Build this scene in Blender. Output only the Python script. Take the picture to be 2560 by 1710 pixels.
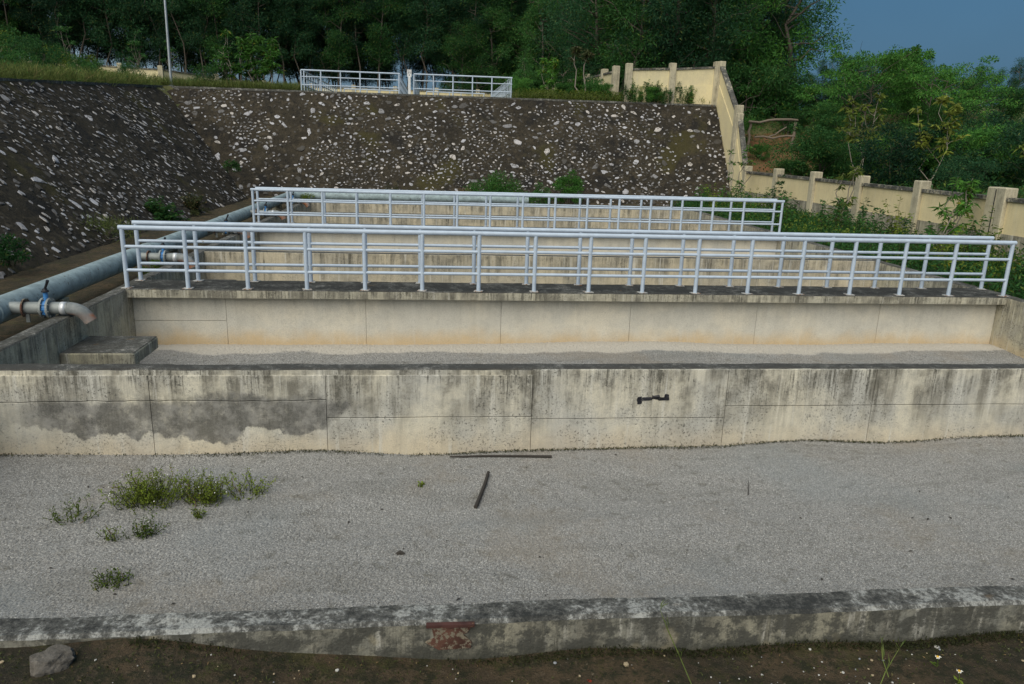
import bpy, math, random
import numpy as np
from mathutils import Vector, Matrix, noise as mnoise

# ------------------------------------------------------------------ reset, camera, sky, sun, exposure
for o in list(bpy.data.objects):
    bpy.data.objects.remove(o)
S = bpy.context.scene
COL = S.collection

cam_d = bpy.data.cameras.new('camera')
cam_d.sensor_width = 36.0
cam_d.lens = 26.38
cam_d.clip_start = 0.05
cam_d.clip_end = 6000
cam = bpy.data.objects.new('camera', cam_d)
COL.objects.link(cam)
_r = Vector((0.99463, -0.09925, 0.02925)); _u = Vector((-0.00251, 0.25950, 0.96574)); _f = Vector((0.10344, 0.96063, -0.25786))
cam.matrix_world = Matrix(((_r.x, _u.x, -_f.x, 5.209), (_r.y, _u.y, -_f.y, -13.2095), (_r.z, _u.z, -_f.z, 2.613), (0, 0, 0, 1)))
S.camera = cam

SUN_EL, SUN_AZ = math.radians(48), math.radians(210)      # bright cloud behind the camera, to the left
w = bpy.data.worlds.new('World'); S.world = w; w.use_nodes = True
wn = w.node_tree; wn.nodes.clear()
w_out = wn.nodes.new('ShaderNodeOutputWorld'); w_bg = wn.nodes.new('ShaderNodeBackground')
w_sky = wn.nodes.new('ShaderNodeTexSky'); w_sky.sky_type = 'NISHITA'; w_sky.sun_disc = False
w_sky.sun_elevation = SUN_EL; w_sky.sun_rotation = SUN_AZ
w_sky.dust_density = 3.0; w_sky.air_density = 1.2; w_sky.ozone_density = 1.5
w_mix = wn.nodes.new('ShaderNodeMixRGB'); w_mix.inputs[0].default_value = 0.92
w_sep = wn.nodes.new('ShaderNodeSeparateXYZ'); w_drift = wn.nodes.new('ShaderNodeMapRange'); w_drift.interpolation_type = 'SMOOTHSTEP'
w_drift.inputs[1].default_value = 0.35; w_drift.inputs[2].default_value = -0.75
w_cloud = wn.nodes.new('ShaderNodeMixRGB'); w_cloud.inputs[1].default_value = (0.075, 0.44, 0.90, 1)      # storm slate to the right
w_cloud.inputs[2].default_value = (0.95, 1.35, 1.62, 1)      # thinner, paler cloud to the left
wn.links.new(w_sep.outputs[0], w_drift.inputs[0]); wn.links.new(w_drift.outputs[0], w_cloud.inputs[0]); wn.links.new(w_cloud.outputs[0], w_mix.inputs[2])
w_co = wn.nodes.new('ShaderNodeTexCoord')
w_no = wn.nodes.new('ShaderNodeTexNoise'); w_no.inputs['Scale'].default_value = 2.2; w_no.inputs['Detail'].default_value = 4
w_ra = wn.nodes.new('ShaderNodeMapRange'); w_ra.inputs[1].default_value = 0.3; w_ra.inputs[2].default_value = 0.7
w_ra.inputs[3].default_value = 0.86; w_ra.inputs[4].default_value = 1.14
w_mul = wn.nodes.new('ShaderNodeVectorMath'); w_mul.operation = 'SCALE'
wn.links.new(w_co.outputs['Generated'], w_sep.inputs[0]); wn.links.new(w_co.outputs['Generated'], w_no.inputs['Vector']); wn.links.new(w_no.outputs['Fac'], w_ra.inputs[0])
wn.links.new(w_sky.outputs[0], w_mix.inputs[1]); wn.links.new(w_mix.outputs[0], w_mul.inputs[0])
wn.links.new(w_ra.outputs[0], w_mul.inputs['Scale'])
wn.links.new(w_mul.outputs[0], w_bg.inputs[0]); wn.links.new(w_bg.outputs[0], w_out.inputs[0])
w_bg.inputs[1].default_value = 0.10

sun_d = bpy.data.lights.new('sun', 'SUN'); sun_d.energy = 1.5; sun_d.angle = math.radians(75); sun_d.color = (1.0, 0.93, 0.80)
sun = bpy.data.objects.new('sun', sun_d); COL.objects.link(sun)
_d = Vector((math.sin(SUN_AZ) * math.cos(SUN_EL), math.cos(SUN_AZ) * math.cos(SUN_EL), math.sin(SUN_EL)))
sun.rotation_euler = (-_d).to_track_quat('-Z', 'Y').to_euler(); sun.location = (0, -30, 40)

S.view_settings.view_transform = 'Standard'; S.view_settings.look = 'None'
S.view_settings.gamma = 1.0; S.view_settings.use_curve_mapping = False
S.view_settings.exposure = 1.24
S.render.engine = 'CYCLES'
S.cycles.max_bounces = 6; S.cycles.diffuse_bounces = 3; S.cycles.glossy_bounces = 2; S.cycles.transmission_bounces = 3

# ------------------------------------------------------------------ helpers
random.seed(7)
RNG = np.random.default_rng(11)

def tag(o, label=None, cat=None, group=None, kind=None):
    if label: o['label'] = label
    if cat: o['category'] = cat
    if group: o['group'] = group
    if kind: o['kind'] = kind
    return o

def empty(name, loc=(0, 0, 0), rz=0):
    o = bpy.data.objects.new(name, None); COL.objects.link(o)
    o.location = loc; o.rotation_euler = (0, 0, rz); o.empty_display_size = 0.2
    return o

def obj(name, me, parent=None, loc=(0, 0, 0), rot=(0, 0, 0), scale=(1, 1, 1)):
    o = bpy.data.objects.new(name, me); COL.objects.link(o)
    o.location = loc; o.rotation_euler = rot; o.scale = scale
    if parent is not None: o.parent = parent
    return o

def copy_tree(o, parent=None):
    c = o.copy(); COL.objects.link(c); c.parent = parent
    for ch in list(o.children): copy_tree(ch, c)
    return c

def fast_mesh(name, verts, faces, mats, fmat=None, smooth=False):
    """verts (n,3); faces (m,4) or (m,3) int array."""
    verts = np.asarray(verts, np.float32); faces = np.asarray(faces, np.int32)
    me = bpy.data.meshes.new(name)
    k = faces.shape[1]
    me.vertices.add(len(verts)); me.vertices.foreach_set('co', verts.ravel())
    me.loops.add(faces.size); me.loops.foreach_set('vertex_index', faces.ravel())
    me.polygons.add(len(faces)); me.polygons.foreach_set('loop_start', np.arange(0, faces.size, k, dtype=np.int32))
    me.polygons.foreach_set('loop_total', np.full(len(faces), k, np.int32))
    for m in (mats if isinstance(mats, (list, tuple)) else [mats]): me.materials.append(m)
    if fmat is not None: me.polygons.foreach_set('material_index', np.asarray(fmat, np.int32))
    me.polygons.foreach_set('use_smooth', np.full(len(faces), bool(smooth)))
    me.update(); me.validate()
    return me

class MB:
    def __init__(s): s.v = []; s.f = []; s.m = []; s.sm = []
    def add(s, verts, faces, mi=0, smooth=False):
        b = len(s.v); s.v += [tuple(p) for p in verts]
        for f in faces: s.f.append(tuple(b + i for i in f)); s.m.append(mi); s.sm.append(smooth)
        return s
    def box(s, c, d, rz=0, bev=0.0, mi=0, jit=0):
        x, y, z = d[0] / 2, d[1] / 2, d[2] / 2
        if bev <= 0:
            vs = [(-x, -y, -z), (x, -y, -z), (x, y, -z), (-x, y, -z), (-x, -y, z), (x, -y, z), (x, y, z), (-x, y, z)]
            fs = [(3, 2, 1, 0), (4, 5, 6, 7), (0, 1, 5, 4), (1, 2, 6, 5), (2, 3, 7, 6), (3, 0, 4, 7)]
        else:
            b = min(bev, x * .9, y * .9, z * .9); vs = []; 
            def ring(zz, i): return [(-x + i, -y + i * 0, zz), (x - i, -y, zz), (x, -y + i, zz), (x, y - i, zz), (x - i, y, zz), (-x + i, y, zz), (-x, y - i, zz), (-x, -y + i, zz)]
            vs += [(p[0] * (x - b) / x, p[1] * (y - b) / y, -z) for p in ring(0, b)] + ring(-z + b, b) + ring(z - b, b) + [(p[0] * (x - b) / x, p[1] * (y - b) / y, z) for p in ring(0, b)]
            fs = [tuple(range(7, -1, -1)), tuple(range(24, 32))]
            for k in range(3):
                for i in range(8):
                    j = (i + 1) % 8; fs.append((k * 8 + i, k * 8 + j, k * 8 + 8 + j, k * 8 + 8 + i))
        ca, sa = math.cos(rz), math.sin(rz)
        out = []
        for p in vs:
            q = [p[0] + random.uniform(-jit, jit), p[1] + random.uniform(-jit, jit), p[2] + random.uniform(-jit, jit)] if jit else p
            out.append((c[0] + q[0] * ca - q[1] * sa, c[1] + q[0] * sa + q[1] * ca, c[2] + q[2]))
        return s.add(out, fs, mi)
    def tube(s, path, rad, n=10, mi=0, caps=True, smooth=True):
        path = [Vector(p) for p in path]
        if not isinstance(rad, (list, tuple)): rad = [rad] * len(path)
        vs = []; prev = None
        for i, p in enumerate(path):
            t = (path[min(i + 1, len(path) - 1)] - path[max(i - 1, 0)]).normalized()
            if prev is None:
                a = Vector((0, 0, 1)) if abs(t.z) < .9 else Vector((1, 0, 0)); nx = t.cross(a).normalized()
            else:
                nx = (prev - t * prev.dot(t)).normalized()
            prev = nx; ny = t.cross(nx)
            for k in range(n):
                a = 2 * math.pi * k / n; vs.append(p + (nx * math.cos(a) + ny * math.sin(a)) * rad[i])
        fs = []
        for i in range(len(path) - 1):
            for k in range(n):
                j = (k + 1) % n; fs.append((i * n + k, i * n + j, (i + 1) * n + j, (i + 1) * n + k))
        s.add(vs, fs, mi, smooth)
        if caps:
            s.add(vs[:n], [tuple(range(n - 1, -1, -1))], mi); s.add(vs[-n:], [tuple(range(n))], mi)
        return s
    def lathe(s, prof, c, axis, n=20, mi=0, smooth=False):
        """prof: [(t,r)] along axis through c."""
        ax = Vector(axis).normalized(); a = Vector((0, 0, 1)) if abs(ax.z) < .9 else Vector((1, 0, 0))
        nx = ax.cross(a).normalized(); ny = ax.cross(nx); c = Vector(c); vs = []
        for t, r in prof:
            for k in range(n):
                g = 2 * math.pi * k / n; vs.append(c + ax * t + (nx * math.cos(g) + ny * math.sin(g)) * r)
        fs = []
        for i in range(len(prof) - 1):
            for k in range(n):
                j = (k + 1) % n; fs.append((i * n + k, i * n + j, (i + 1) * n + j, (i + 1) * n + k))
        fs += [tuple(range(n - 1, -1, -1)), tuple(range((len(prof) - 1) * n, len(prof) * n))]
        return s.add(vs, fs, mi, smooth)
    def mesh(s, name, mats):
        me = bpy.data.meshes.new(name); me.from_pydata(s.v, [], s.f)
        for m in (mats if isinstance(mats, (list, tuple)) else [mats]): me.materials.append(m)
        me.polygons.foreach_set('material_index', s.m); me.polygons.foreach_set('use_smooth', s.sm)
        me.update(); return me
    def build(s, name, mats, parent=None, **k): return obj(name, s.mesh(name, mats), parent, **k)

def sstep(a, b, x):
    t = np.clip((np.asarray(x, float) - a) / (b - a), 0, 1); return t * t * (3 - 2 * t)

def nz(x, y, z=0.0): return mnoise.noise(Vector((x, y, z)))

# ------------------------------------------------------------------ materials
class NT:
    def __init__(s, name):
        s.mat = bpy.data.materials.new(name); s.mat.use_nodes = True; s.t = s.mat.node_tree
        s.b = s.t.nodes['Principled BSDF']; s.b.inputs['Roughness'].default_value = 0.85
        s.b.inputs['Specular IOR Level'].default_value = 0.25
        g = s.t.nodes.new('ShaderNodeNewGeometry'); s.pos = g.outputs['Position']; s.nor = g.outputs['Normal']; s.island = g.outputs['Random Per Island']
    def link(s, a, b): s.t.links.new(a, b)
    def setin(s, sock, v):
        if hasattr(v, 'is_output') : s.link(v, sock)
        else: sock.default_value = v
    def map(s, scale, loc=(0, 0, 0), src=None):
        n = s.t.nodes.new('ShaderNodeMapping'); n.inputs['Scale'].default_value = scale; n.inputs['Location'].default_value = loc
        s.link(src or s.pos, n.inputs['Vector']); return n.outputs[0]
    def noise(s, scale, detail=4, rough=.55, vec=None, dist=0):
        n = s.t.nodes.new('ShaderNodeTexNoise'); n.inputs['Scale'].default_value = scale; n.inputs['Detail'].default_value = detail
        n.inputs['Roughness'].default_value = rough; n.inputs['Distortion'].default_value = dist
        s.link(vec or s.pos, n.inputs['Vector']); return n.outputs['Fac']
    def voro(s, scale, vec=None, feat='F1', out='Color'):
        n = s.t.nodes.new('ShaderNodeTexVoronoi'); n.inputs['Scale'].default_value = scale; n.feature = feat
        s.link(vec or s.pos, n.inputs['Vector']); return n.outputs[out]
    def rng(s, v, a, b, c=0., d=1., smooth=True):
        n = s.t.nodes.new('ShaderNodeMapRange'); n.interpolation_type = 'SMOOTHSTEP' if smooth else 'LINEAR'
        s.setin(n.inputs[0], v)
        for i, q in zip((1, 2, 3, 4), (a, b, c, d)): n.inputs[i].default_value = q
        return n.outputs[0]
    def math(s, op, a, b=0.):
        n = s.t.nodes.new('ShaderNodeMath'); n.operation = op; s.setin(n.inputs[0], a); s.setin(n.inputs[1], b); return n.outputs[0]
    def mix(s, f, a, b, mode='MIX'):
        n = s.t.nodes.new('ShaderNodeMixRGB'); n.blend_type = mode; s.setin(n.inputs[0], f)
        for i, q in ((1, a), (2, b)):
            if isinstance(q, tuple): q = (*q, 1)
            s.setin(n.inputs[i], q)
        return n.outputs[0]
    def sep(s, v=None):
        n = s.t.nodes.new('ShaderNodeSeparateXYZ'); s.link(v or s.pos, n.inputs[0]); return n.outputs
    def objrand(s):
        n = s.t.nodes.new('ShaderNodeObjectInfo'); return n.outputs['Random']
    def color(s, v): s.setin(s.b.inputs['Base Color'], (*v, 1) if isinstance(v, tuple) else v)
    def rough(s, v): s.setin(s.b.inputs['Roughness'], v)
    def bump(s, h, strength=.4, dist=.02):
        n = s.t.nodes.new('ShaderNodeBump'); n.inputs['Strength'].default_value = strength; n.inputs['Distance'].default_value = dist
        s.link(h, n.inputs['Height']); s.link(n.outputs[0], s.b.inputs['Normal'])

def concrete(name, base=(.58, .535, .42), grey=(.44, .43, .39), streak=.8, warm=.6, ztop=0., zbot=-1., dirt=(.085, .080, .062), patch=False, mottle=.5, speck=.6, blotch=0., craze=.5):
    m = NT(name); xyz = m.sep()
    big = m.noise(1.1, 5, .6); med = m.noise(5.5, 7, .7); fine = m.noise(70, 3, .6)
    c = m.mix(m.rng(big, .36, .62), base, grey)
    c = m.mix(m.rng(med, .46, .72, 0, mottle), c, tuple(v * .60 for v in grey))
    c = m.mix(m.rng(m.noise(2.3, 6, .7, m.map((1, 1, 1), (7, 3, 1))), .52, .68, 0, mottle * .8), c, tuple(v * 1.12 for v in base))
    # orange bloom near the gravel line
    zz = m.math('ADD', xyz[2], m.math('MULTIPLY', m.noise(2.6, 5), .45))
    c = m.mix(m.rng(zz, zbot + .55, zbot + .18, 0, warm), c, (.60, .45, .26))
    # broad brown washes, then thin black rain streaks falling from the top edge
    wash = m.noise(1, 5, .65, m.map((4.2, 4.2, .45), (2, 8, 3))); st = m.noise(1, 5, .72, m.map((15, 15, .6))); st2 = m.noise(1, 4, .7, m.map((42, 42, 2.2), (3, 1, 2)))
    hang = m.math('ADD', xyz[2], m.math('MULTIPLY', m.noise(1, 4, .6, m.map((6, 6, .15))), 1.25))
    top = m.rng(hang, ztop - .05, ztop + .62, .0, 1.)
    topw = m.rng(hang, ztop - .5, ztop + .5, .1, 1.)
    c = m.mix(m.math('MULTIPLY', m.math('MULTIPLY', m.rng(wash, .40, .60), m.math('MULTIPLY', topw, m.rng(m.noise(3.7, 6, .72), .34, .60, .2, 1))), .95 * streak), c, (.18, .168, .135))
    sm = m.math('MULTIPLY', m.rng(st, .46, .68), top)
    sm = m.math('ADD', m.math('MULTIPLY', sm, 1.25), m.math('MULTIPLY', m.rng(st2, .50, .66), m.math('MULTIPLY', top, .9)))
    sm = m.math('MULTIPLY', m.math('MULTIPLY', sm, m.math('MULTIPLY', m.rng(m.noise(2.2, 5, .7), .36, .60, .15, 1), m.rng(m.noise(16, 6, .75), .36, .56, .45, 1))), streak)
    c = m.mix(m.math('MINIMUM', sm, .9), c, dirt)
    # pale lime runs
    lime = m.math('MULTIPLY', m.rng(m.noise(1, 4, .65, m.map((12, 12, .6), (9, 4, 1))), .56, .70), .7 * min(1, streak + .15))
    c = m.mix(lime, c, (.66, .64, .57))
    # black algae freckles, in clusters
    sp = m.math('MULTIPLY', m.rng(m.noise(34, 6, .78), .53, .62), m.rng(m.noise(2.2, 5, .7), .42, .58))
    c = m.mix(m.math('MULTIPLY', sp, speck), c, (.045, .045, .038))
    cr = m.math('MULTIPLY', m.rng(m.voro(9, m.map((1, 1, 1.2), (1, 2, 3)), 'DISTANCE_TO_EDGE', 'Distance'), .0, .05, 1, 0), m.rng(m.noise(1.6, 5, .7, m.map((1, 1, 1), (4, 4, 9))), .56, .66))
    c = m.mix(m.math('MULTIPLY', cr, craze), c, (.06, .058, .05))
    pits = m.rng(m.voro(19, out='Distance'), .03, .13, 1, 0)
    c = m.mix(m.math('MULTIPLY', m.math('MULTIPLY', pits, m.rng(m.noise(5, 3), .52, .58)), .75), c, (.06, .06, .05))
    if blotch:
        bl = m.noise(6.5, 7, .74); lowz = m.math('ADD', xyz[2], m.math('MULTIPLY', m.noise(5, 5, .7), .22))
        c = m.mix(m.rng(bl, .43, .56, 0, blotch), c, (.058, .058, .050))
        c = m.mix(m.rng(lowz, -.03, -.14, 0, blotch * .85), c, (.045, .046, .036))
        c = m.mix(m.math('MULTIPLY', m.rng(m.noise(2.6, 3), .60, .68), .55), c, (.36, .31, .20))
    if patch:
        # ragged damp patch with its own outline on the left half of this wall
        wob = m.math('ADD', m.math('MULTIPLY', m.math('SUBTRACT', m.noise(1, 3, .5, m.map((1.7, 1, .5), (1.3, 0, 0))), .5), .85),
                     m.math('MULTIPLY', m.math('SUBTRACT', m.noise(1, 7, .7, m.map((6, 1, 5))), .5), .24))
        lo = m.math('ADD', xyz[2], wob)
        hi = m.rng(m.math('ADD', xyz[2], m.math('MULTIPLY', m.math('SUBTRACT', m.noise(2.4, 5, .7), .5), .5)), -.42, -.30, 1, 0)
        mask = m.math('MULTIPLY', m.rng(lo, -.825, -.79), hi)
        xw = m.math('ADD', m.math('ADD', xyz[0], m.math('MULTIPLY', xyz[2], -.9)), m.math('MULTIPLY', m.noise(4, 5), .4))
        mask = m.math('MULTIPLY', mask, m.math('MULTIPLY', m.rng(xw, 4.72, 4.86, 1, 0), m.rng(xyz[0], .3, .9)))
        dk = m.mix(m.rng(m.noise(3.6, 7, .75), .38, .58), (.25, .245, .23), (.06, .06, .057))
        dk = m.mix(m.rng(st2, .45, .7, 0, .5), dk, (.20, .195, .18))
        c = m.mix(m.math('MULTIPLY', m.math('MULTIPLY', mask, m.rng(m.noise(6, 7, .78), .33, .50, .6, 1)), .86), c, dk)
    c = m.mix(m.rng(fine, .35, .7, 0, .28), c, tuple(v * .5 for v in grey))
    m.color(c); m.rough(.92)
    m.bump(m.math('ADD', fine, m.math('MULTIPLY', med, 1.8)), .45, .014)
    return m.mat

def algae_top(name, dark=(.035, .036, .034), pale=(.36, .36, .34), thr=.56, sc=6.5):
    m = NT(name)
    a = m.noise(sc, 8, .78); b = m.noise(1.1, 5, .65); f = m.noise(85, 4, .7); g = m.noise(sc * 5, 6, .75)
    k = m.math('ADD', m.math('ADD', a, m.math('MULTIPLY', m.math('SUBTRACT', b, .5), .55)), m.math('MULTIPLY', m.math('SUBTRACT', g, .5), .45))
    c = m.mix(m.rng(k, thr - .14, thr), dark, (.13, .13, .12))
    c = m.mix(m.rng(k, thr - .01, thr + .14), c, pale)
    pit = m.math('MULTIPLY', m.rng(m.voro(24, out='Distance'), .12, .28, 1, 0), m.rng(m.noise(4, 4), .45, .6))
    c = m.mix(m.math('MULTIPLY', pit, .8), c, (.035, .036, .034))
    c = m.mix(m.math('MULTIPLY', m.rng(m.noise(3.1, 3), .68, .74), .4), c, (.22, .13, .05))
    c = m.mix(m.rng(f, .4, .7, 0, .5), c, (.04, .04, .038))
    m.color(c); m.rough(.95); m.bump(m.math('ADD', f, m.math('MULTIPLY', g, 2)), .8, .016)
    return m.mat

def plain(name, col, rough=.5, metal=0., var=.12, spots=None, spot_thr=.68, spot_sc=9, scale=5., spec=.4):
    m = NT(name)
    c = m.mix(m.rng(m.noise(scale, 5, .65), .3, .7), tuple(v * (1 + var) for v in col), tuple(v * (1 - var) for v in col))
    if spots: c = m.mix(m.rng(m.noise(spot_sc, 6, .7), spot_thr, spot_thr + .06), c, spots)
    m.color(c); m.rough(rough); m.b.inputs['Metallic'].default_value = metal; m.b.inputs['Specular IOR Level'].default_value = spec
    m.bump(m.noise(120, 2), .08, .004)
    return m.mat

def leafmat(name, col, var=.45, tint=(.5, .45, .05), tintamt=.15, trans=.35):
    m = NT(name)
    r = m.island; o = m.objrand()
    c = m.mix(r, tuple(v * (1 - var) for v in col), tuple(v * (1 + var) for v in col))
    c = m.mix(1.0, c, m.mix(o, (.40, .50, .54), (1.22, 1.20, 1.08)), 'MULTIPLY')
    c = m.mix(m.rng(r, .9, 1.0, 0, tintamt * 3), c, tuple(min(1, v * .45) for v in tint))
    m.color(c); m.rough(.6); m.b.inputs['Specular IOR Level'].default_value = .18
    tr = m.t.nodes.new('ShaderNodeBsdfTranslucent'); m.link(c, tr.inputs['Color'])
    mx = m.t.nodes.new('ShaderNodeMixShader'); mx.inputs[0].default_value = trans
    out = m.t.nodes['Material Output']
    m.link(m.b.outputs[0], mx.inputs[1]); m.link(tr.outputs[0], mx.inputs[2]); m.link(mx.outputs[0], out.inputs[0])
    return m.mat

def bark(name, col):
    m = NT(name)
    m.color(m.mix(m.noise(1, 5, .7, m.map((9, 9, 2))), tuple(v * .6 for v in col), tuple(v * 1.4 for v in col))); m.rough(.9)
    return m.mat

M = {}
M['conc_b'] = concrete('concrete_streaked', base=(.685, .64, .515), grey=(.53, .52, .47), streak=1., warm=.35, patch=True, speck=.85, mottle=.5)
M['conc_clean'] = concrete('concrete_sheltered', base=(.71, .66, .545), grey=(.61, .585, .51), streak=.18, warm=.95, zbot=-1.0, mottle=.22, speck=.2, craze=.15)
M['conc_far'] = concrete('concrete_rear', base=(.58, .51, .37), grey=(.46, .42, .33), streak=.9, warm=.35, zbot=-1.0, speck=.6)
M['conc_side'] = concrete('concrete_side', base=(.58, .53, .38), grey=(.42, .40, .33), streak=1., warm=.6, speck=.9)
M['conc_curb'] = concrete('concrete_kerb', base=(.33, .31, .235), grey=(.21, .21, .185), streak=.8, warm=.0, zbot=-9, ztop=-.05, mottle=.9, speck=.9, blotch=.9)
M['conc_slab'] = concrete('concrete_slab_edge', base=(.56, .52, .40), grey=(.44, .42, .34), streak=1., warm=0, zbot=-9, ztop=.0, speck=.9)
M['conc_pad'] = concrete('concrete_pad', base=(.46, .43, .30), grey=(.30, .30, .25), streak=1.0, warm=0, zbot=-9, ztop=-.45, speck=.9)
M['top_b'] = algae_top('algae_top', dark=(.075, .074, .068), pale=(.40, .39, .36), thr=.60)
M['top_curb'] = algae_top('lichen_top', dark=(.045, .047, .045), pale=(.46, .465, .44), thr=.50, sc=7)
M['top_walk'] = algae_top('walkway_top', dark=(.05, .05, .046), pale=(.36, .35, .32), thr=.60, sc=4)
M['top_side'] = algae_top('side_top', dark=(.08, .078, .066), pale=(.38, .37, .33), thr=.55, sc=7)
M['paint'] = plain('rail_paint', (.44, .52, .62), .42, 0, .08, (.22, .17, .13), .665, 16, spec=.4)
M['plate'] = plain('plate_paint', (.40, .40, .38), .6, 0, .2, (.20, .10, .05), .52, 18)
M['pipe'] = plain('pipe_paint', (.26, .33, .345), .55, 0, .25, (.15, .165, .155), .58, 9, spec=.3)
M['steel'] = plain('galvanised_steel', (.22, .24, .235), .55, .15, .25, (.26, .13, .07), .66, 11)
M['silver'] = plain('bright_steel', (.62, .64, .66), .4, .3, .15)
M['rust'] = plain('rust', (.085, .038, .026), .9, 0, .5, (.19, .165, .12), .50, 26)
M['rustdark'] = plain('rust_dark', (.055, .022, .018), .9, 0, .5, (.14, .07, .04), .6, 26)
M['blue'] = plain('valve_blue', (.05, .19, .44), .45, 0, .2, (.02, .06, .14), .68, 16)
M['black'] = plain('black_iron', (.02, .02, .025), .5, 0, .2)
M['yellow'] = concrete('yellow_wall_paint', base=(.80, .68, .41), grey=(.77, .65, .39), streak=.10, warm=0, ztop=1.3, zbot=-9, mottle=.08, speck=.12, craze=.1)
M['yellow_up'] = concrete('yellow_wall_paint_upper', base=(.78, .68, .41), grey=(.72, .63, .40), streak=.10, warm=0, ztop=6.4, zbot=-9, mottle=.12, speck=.15, craze=.1)
M['pillar'] = concrete('pillar_paint', base=(.60, .54, .38), grey=(.52, .47, .34), streak=.45, warm=0, ztop=1.6, zbot=-9, mottle=.3, speck=.4)
M['coping'] = algae_top('coping_top', dark=(.06, .058, .05), pale=(.50, .45, .33), thr=.52, sc=5)
M['plinth'] = concrete('plinth_concrete', base=(.50, .46, .34), grey=(.42, .39, .31), streak=.95, warm=0, ztop=.55, zbot=-9, speck=.7)
M['lamp'] = plain('lamp_post_steel', (.40, .43, .46), .4, .5, .1)
M['sign'] = plain('sign_white', (.72, .73, .72), .5)
M['print'] = plain('sign_print', (.03, .03, .035), .6)
M['wood'] = bark('weathered_wood', (.16, .13, .10))
M['stick'] = bark('dark_stick', (.045, .04, .035))
M['bark'] = bark('tree_bark', (.10, .085, .07))
M['bark_pale'] = bark('pale_bark', (.26, .23, .19))
M['leaf_dark'] = leafmat('leaf_dark', (.026, .084, .038))
M['leaf_mid'] = leafmat('leaf_mid', (.044, .132, .034))
M['leaf_bright'] = leafmat('leaf_bright', (.068, .195, .038))
M['leaf_weed'] = leafmat('leaf_weed', (.19, .25, .035), tintamt=.3)
M['leaf_yellow'] = leafmat('leaf_yellow', (.22, .255, .045), tintamt=.12)
M['leaf_grass'] = leafmat('leaf_grass', (.150, .190, .055), tint=(.6, .5, .2), tintamt=.5)
M['leaf_mango'] = leafmat('leaf_mango', (.070, .185, .030), tintamt=.3)
M['leaf_olive'] = leafmat('leaf_olive', (.085, .095, .035), tint=(.6, .4, .2), tintamt=.5)
M['moss'] = leafmat('moss_dark', (.040, .045, .018), tintamt=.1)
M['leaf_dry'] = leafmat('leaf_dry', (.20, .15, .085), var=.4)
M['petal'] = plain('petal_white', (.78, .78, .72), .6)
M['pollen'] = plain('flower_yellow', (.62, .36, .03), .6)
M['red_leaf'] = leafmat('red_leaf', (.30, .06, .04))

def gravel_mat():
    m = NT('gravel')
    sx = m.sep(m.voro(120))[0]; c2 = m.sep(m.voro(190, m.map((1, 1, 1), (4, 2, 0))))[1]
    base = m.mix(m.rng(sx, 0, 1, 0, 1, False), (.105, .103, .096), (.375, .37, .352))
    base = m.mix(m.rng(c2, .0, 1, 0, .4, False), base, (.215, .21, .20))
    base = m.mix(m.rng(sx, .96, .99, 0, .6), base, (.55, .54, .51))
    lo = m.noise(1, 5, .6, m.map((.45, 1.9, 1), (0, 0, 0)), 1.2); lo2 = m.noise(.75, 4, .6); lo3 = m.noise(.5, 3, .5, m.map((1, 1, 1), (8, 3, 1))); sp = m.noise(6, 6, .7)
    base = m.mix(m.rng(lo, .50, .68, 0, .22), base, (.085, .083, .070))
    base = m.mix(m.rng(sp, .55, .68, 0, .5), base, (.085, .080, .062))
    base = m.mix(m.rng(lo2, .50, .70, 0, .40), base, (.235, .205, .165))
    base = m.mix(m.rng(lo3, .52, .70, 0, .35), base, (.20, .225, .235))
    m.color(base); m.rough(.95)
    return m
_g = gravel_mat(); M['gravel'] = _g.mat
def gravel2_mat():
    m = gravel_mat(); m.mat.name = 'gravel_with_dry_margin'
    c = m.b.inputs['Base Color'].links[0].from_socket; xyz = m.sep()
    e = m.math('ADD', xyz[1], m.math('MULTIPLY', m.math('SUBTRACT', m.noise(1, 4, .6, m.map((.5, .5, 1))), .5), 1.1))
    c = m.mix(m.rng(e, -.42, -.30, 0, .72), c, (.47, .44, .385))
    m.color(c); return m.mat
M['gravel2'] = gravel2_mat()

def soil_mat():
    m = NT('soil_dark')
    a = m.noise(1.6, 7, .7); b = m.noise(9, 7, .75); f = m.noise(75, 5, .75); g = m.noise(28, 5, .7)
    c = m.mix(m.rng(a, .38, .60), (.052, .045, .030), (.115, .082, .048))
    c = m.mix(m.rng(b, .45, .60, 0, .85), c, (.030, .034, .016))
    c = m.mix(m.rng(m.noise(4, 6, .7, m.map((1, 1, 1), (3, 8, 2))), .54, .64, 0, .7), c, (.085, .080, .030))
    c = m.mix(m.rng(g, .55, .68, 0, .6), c, (.17, .13, .085))
    c = m.mix(m.rng(f, .50, .70, 0, .6), c, (.025, .022, .015))
    c = m.mix(m.rng(m.noise(50, 3, .6), .66, .72, 0, .7), c, (.24, .20, .14))
    m.color(c); m.rough(.92); m.bump(m.math('ADD', m.math('ADD', f, g), m.math('MULTIPLY', b, 2)), 1., .03)
    return m.mat
M['soil'] = soil_mat()
def redsoil():
    m = NT('soil_red'); a = m.noise(1.5, 6, .7)
    c = m.mix(m.rng(a, .35, .65), (.17, .075, .035), (.10, .075, .035)); m.color(m.mix(m.rng(m.noise(9, 5), .45, .7, 0, .7), c, (.05, .06, .02)))
    m.bump(a, .8, .1); return m.mat
M['redsoil'] = redsoil()
def turf():
    m = NT('turf_ground'); a = m.noise(1.2, 6, .7)
    m.color(m.mix(m.rng(a, .35, .65), (.075, .095, .03), (.11, .10, .045))); m.bump(m.noise(14, 5), .8, .08); return m.mat
M['turf'] = turf()
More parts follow.
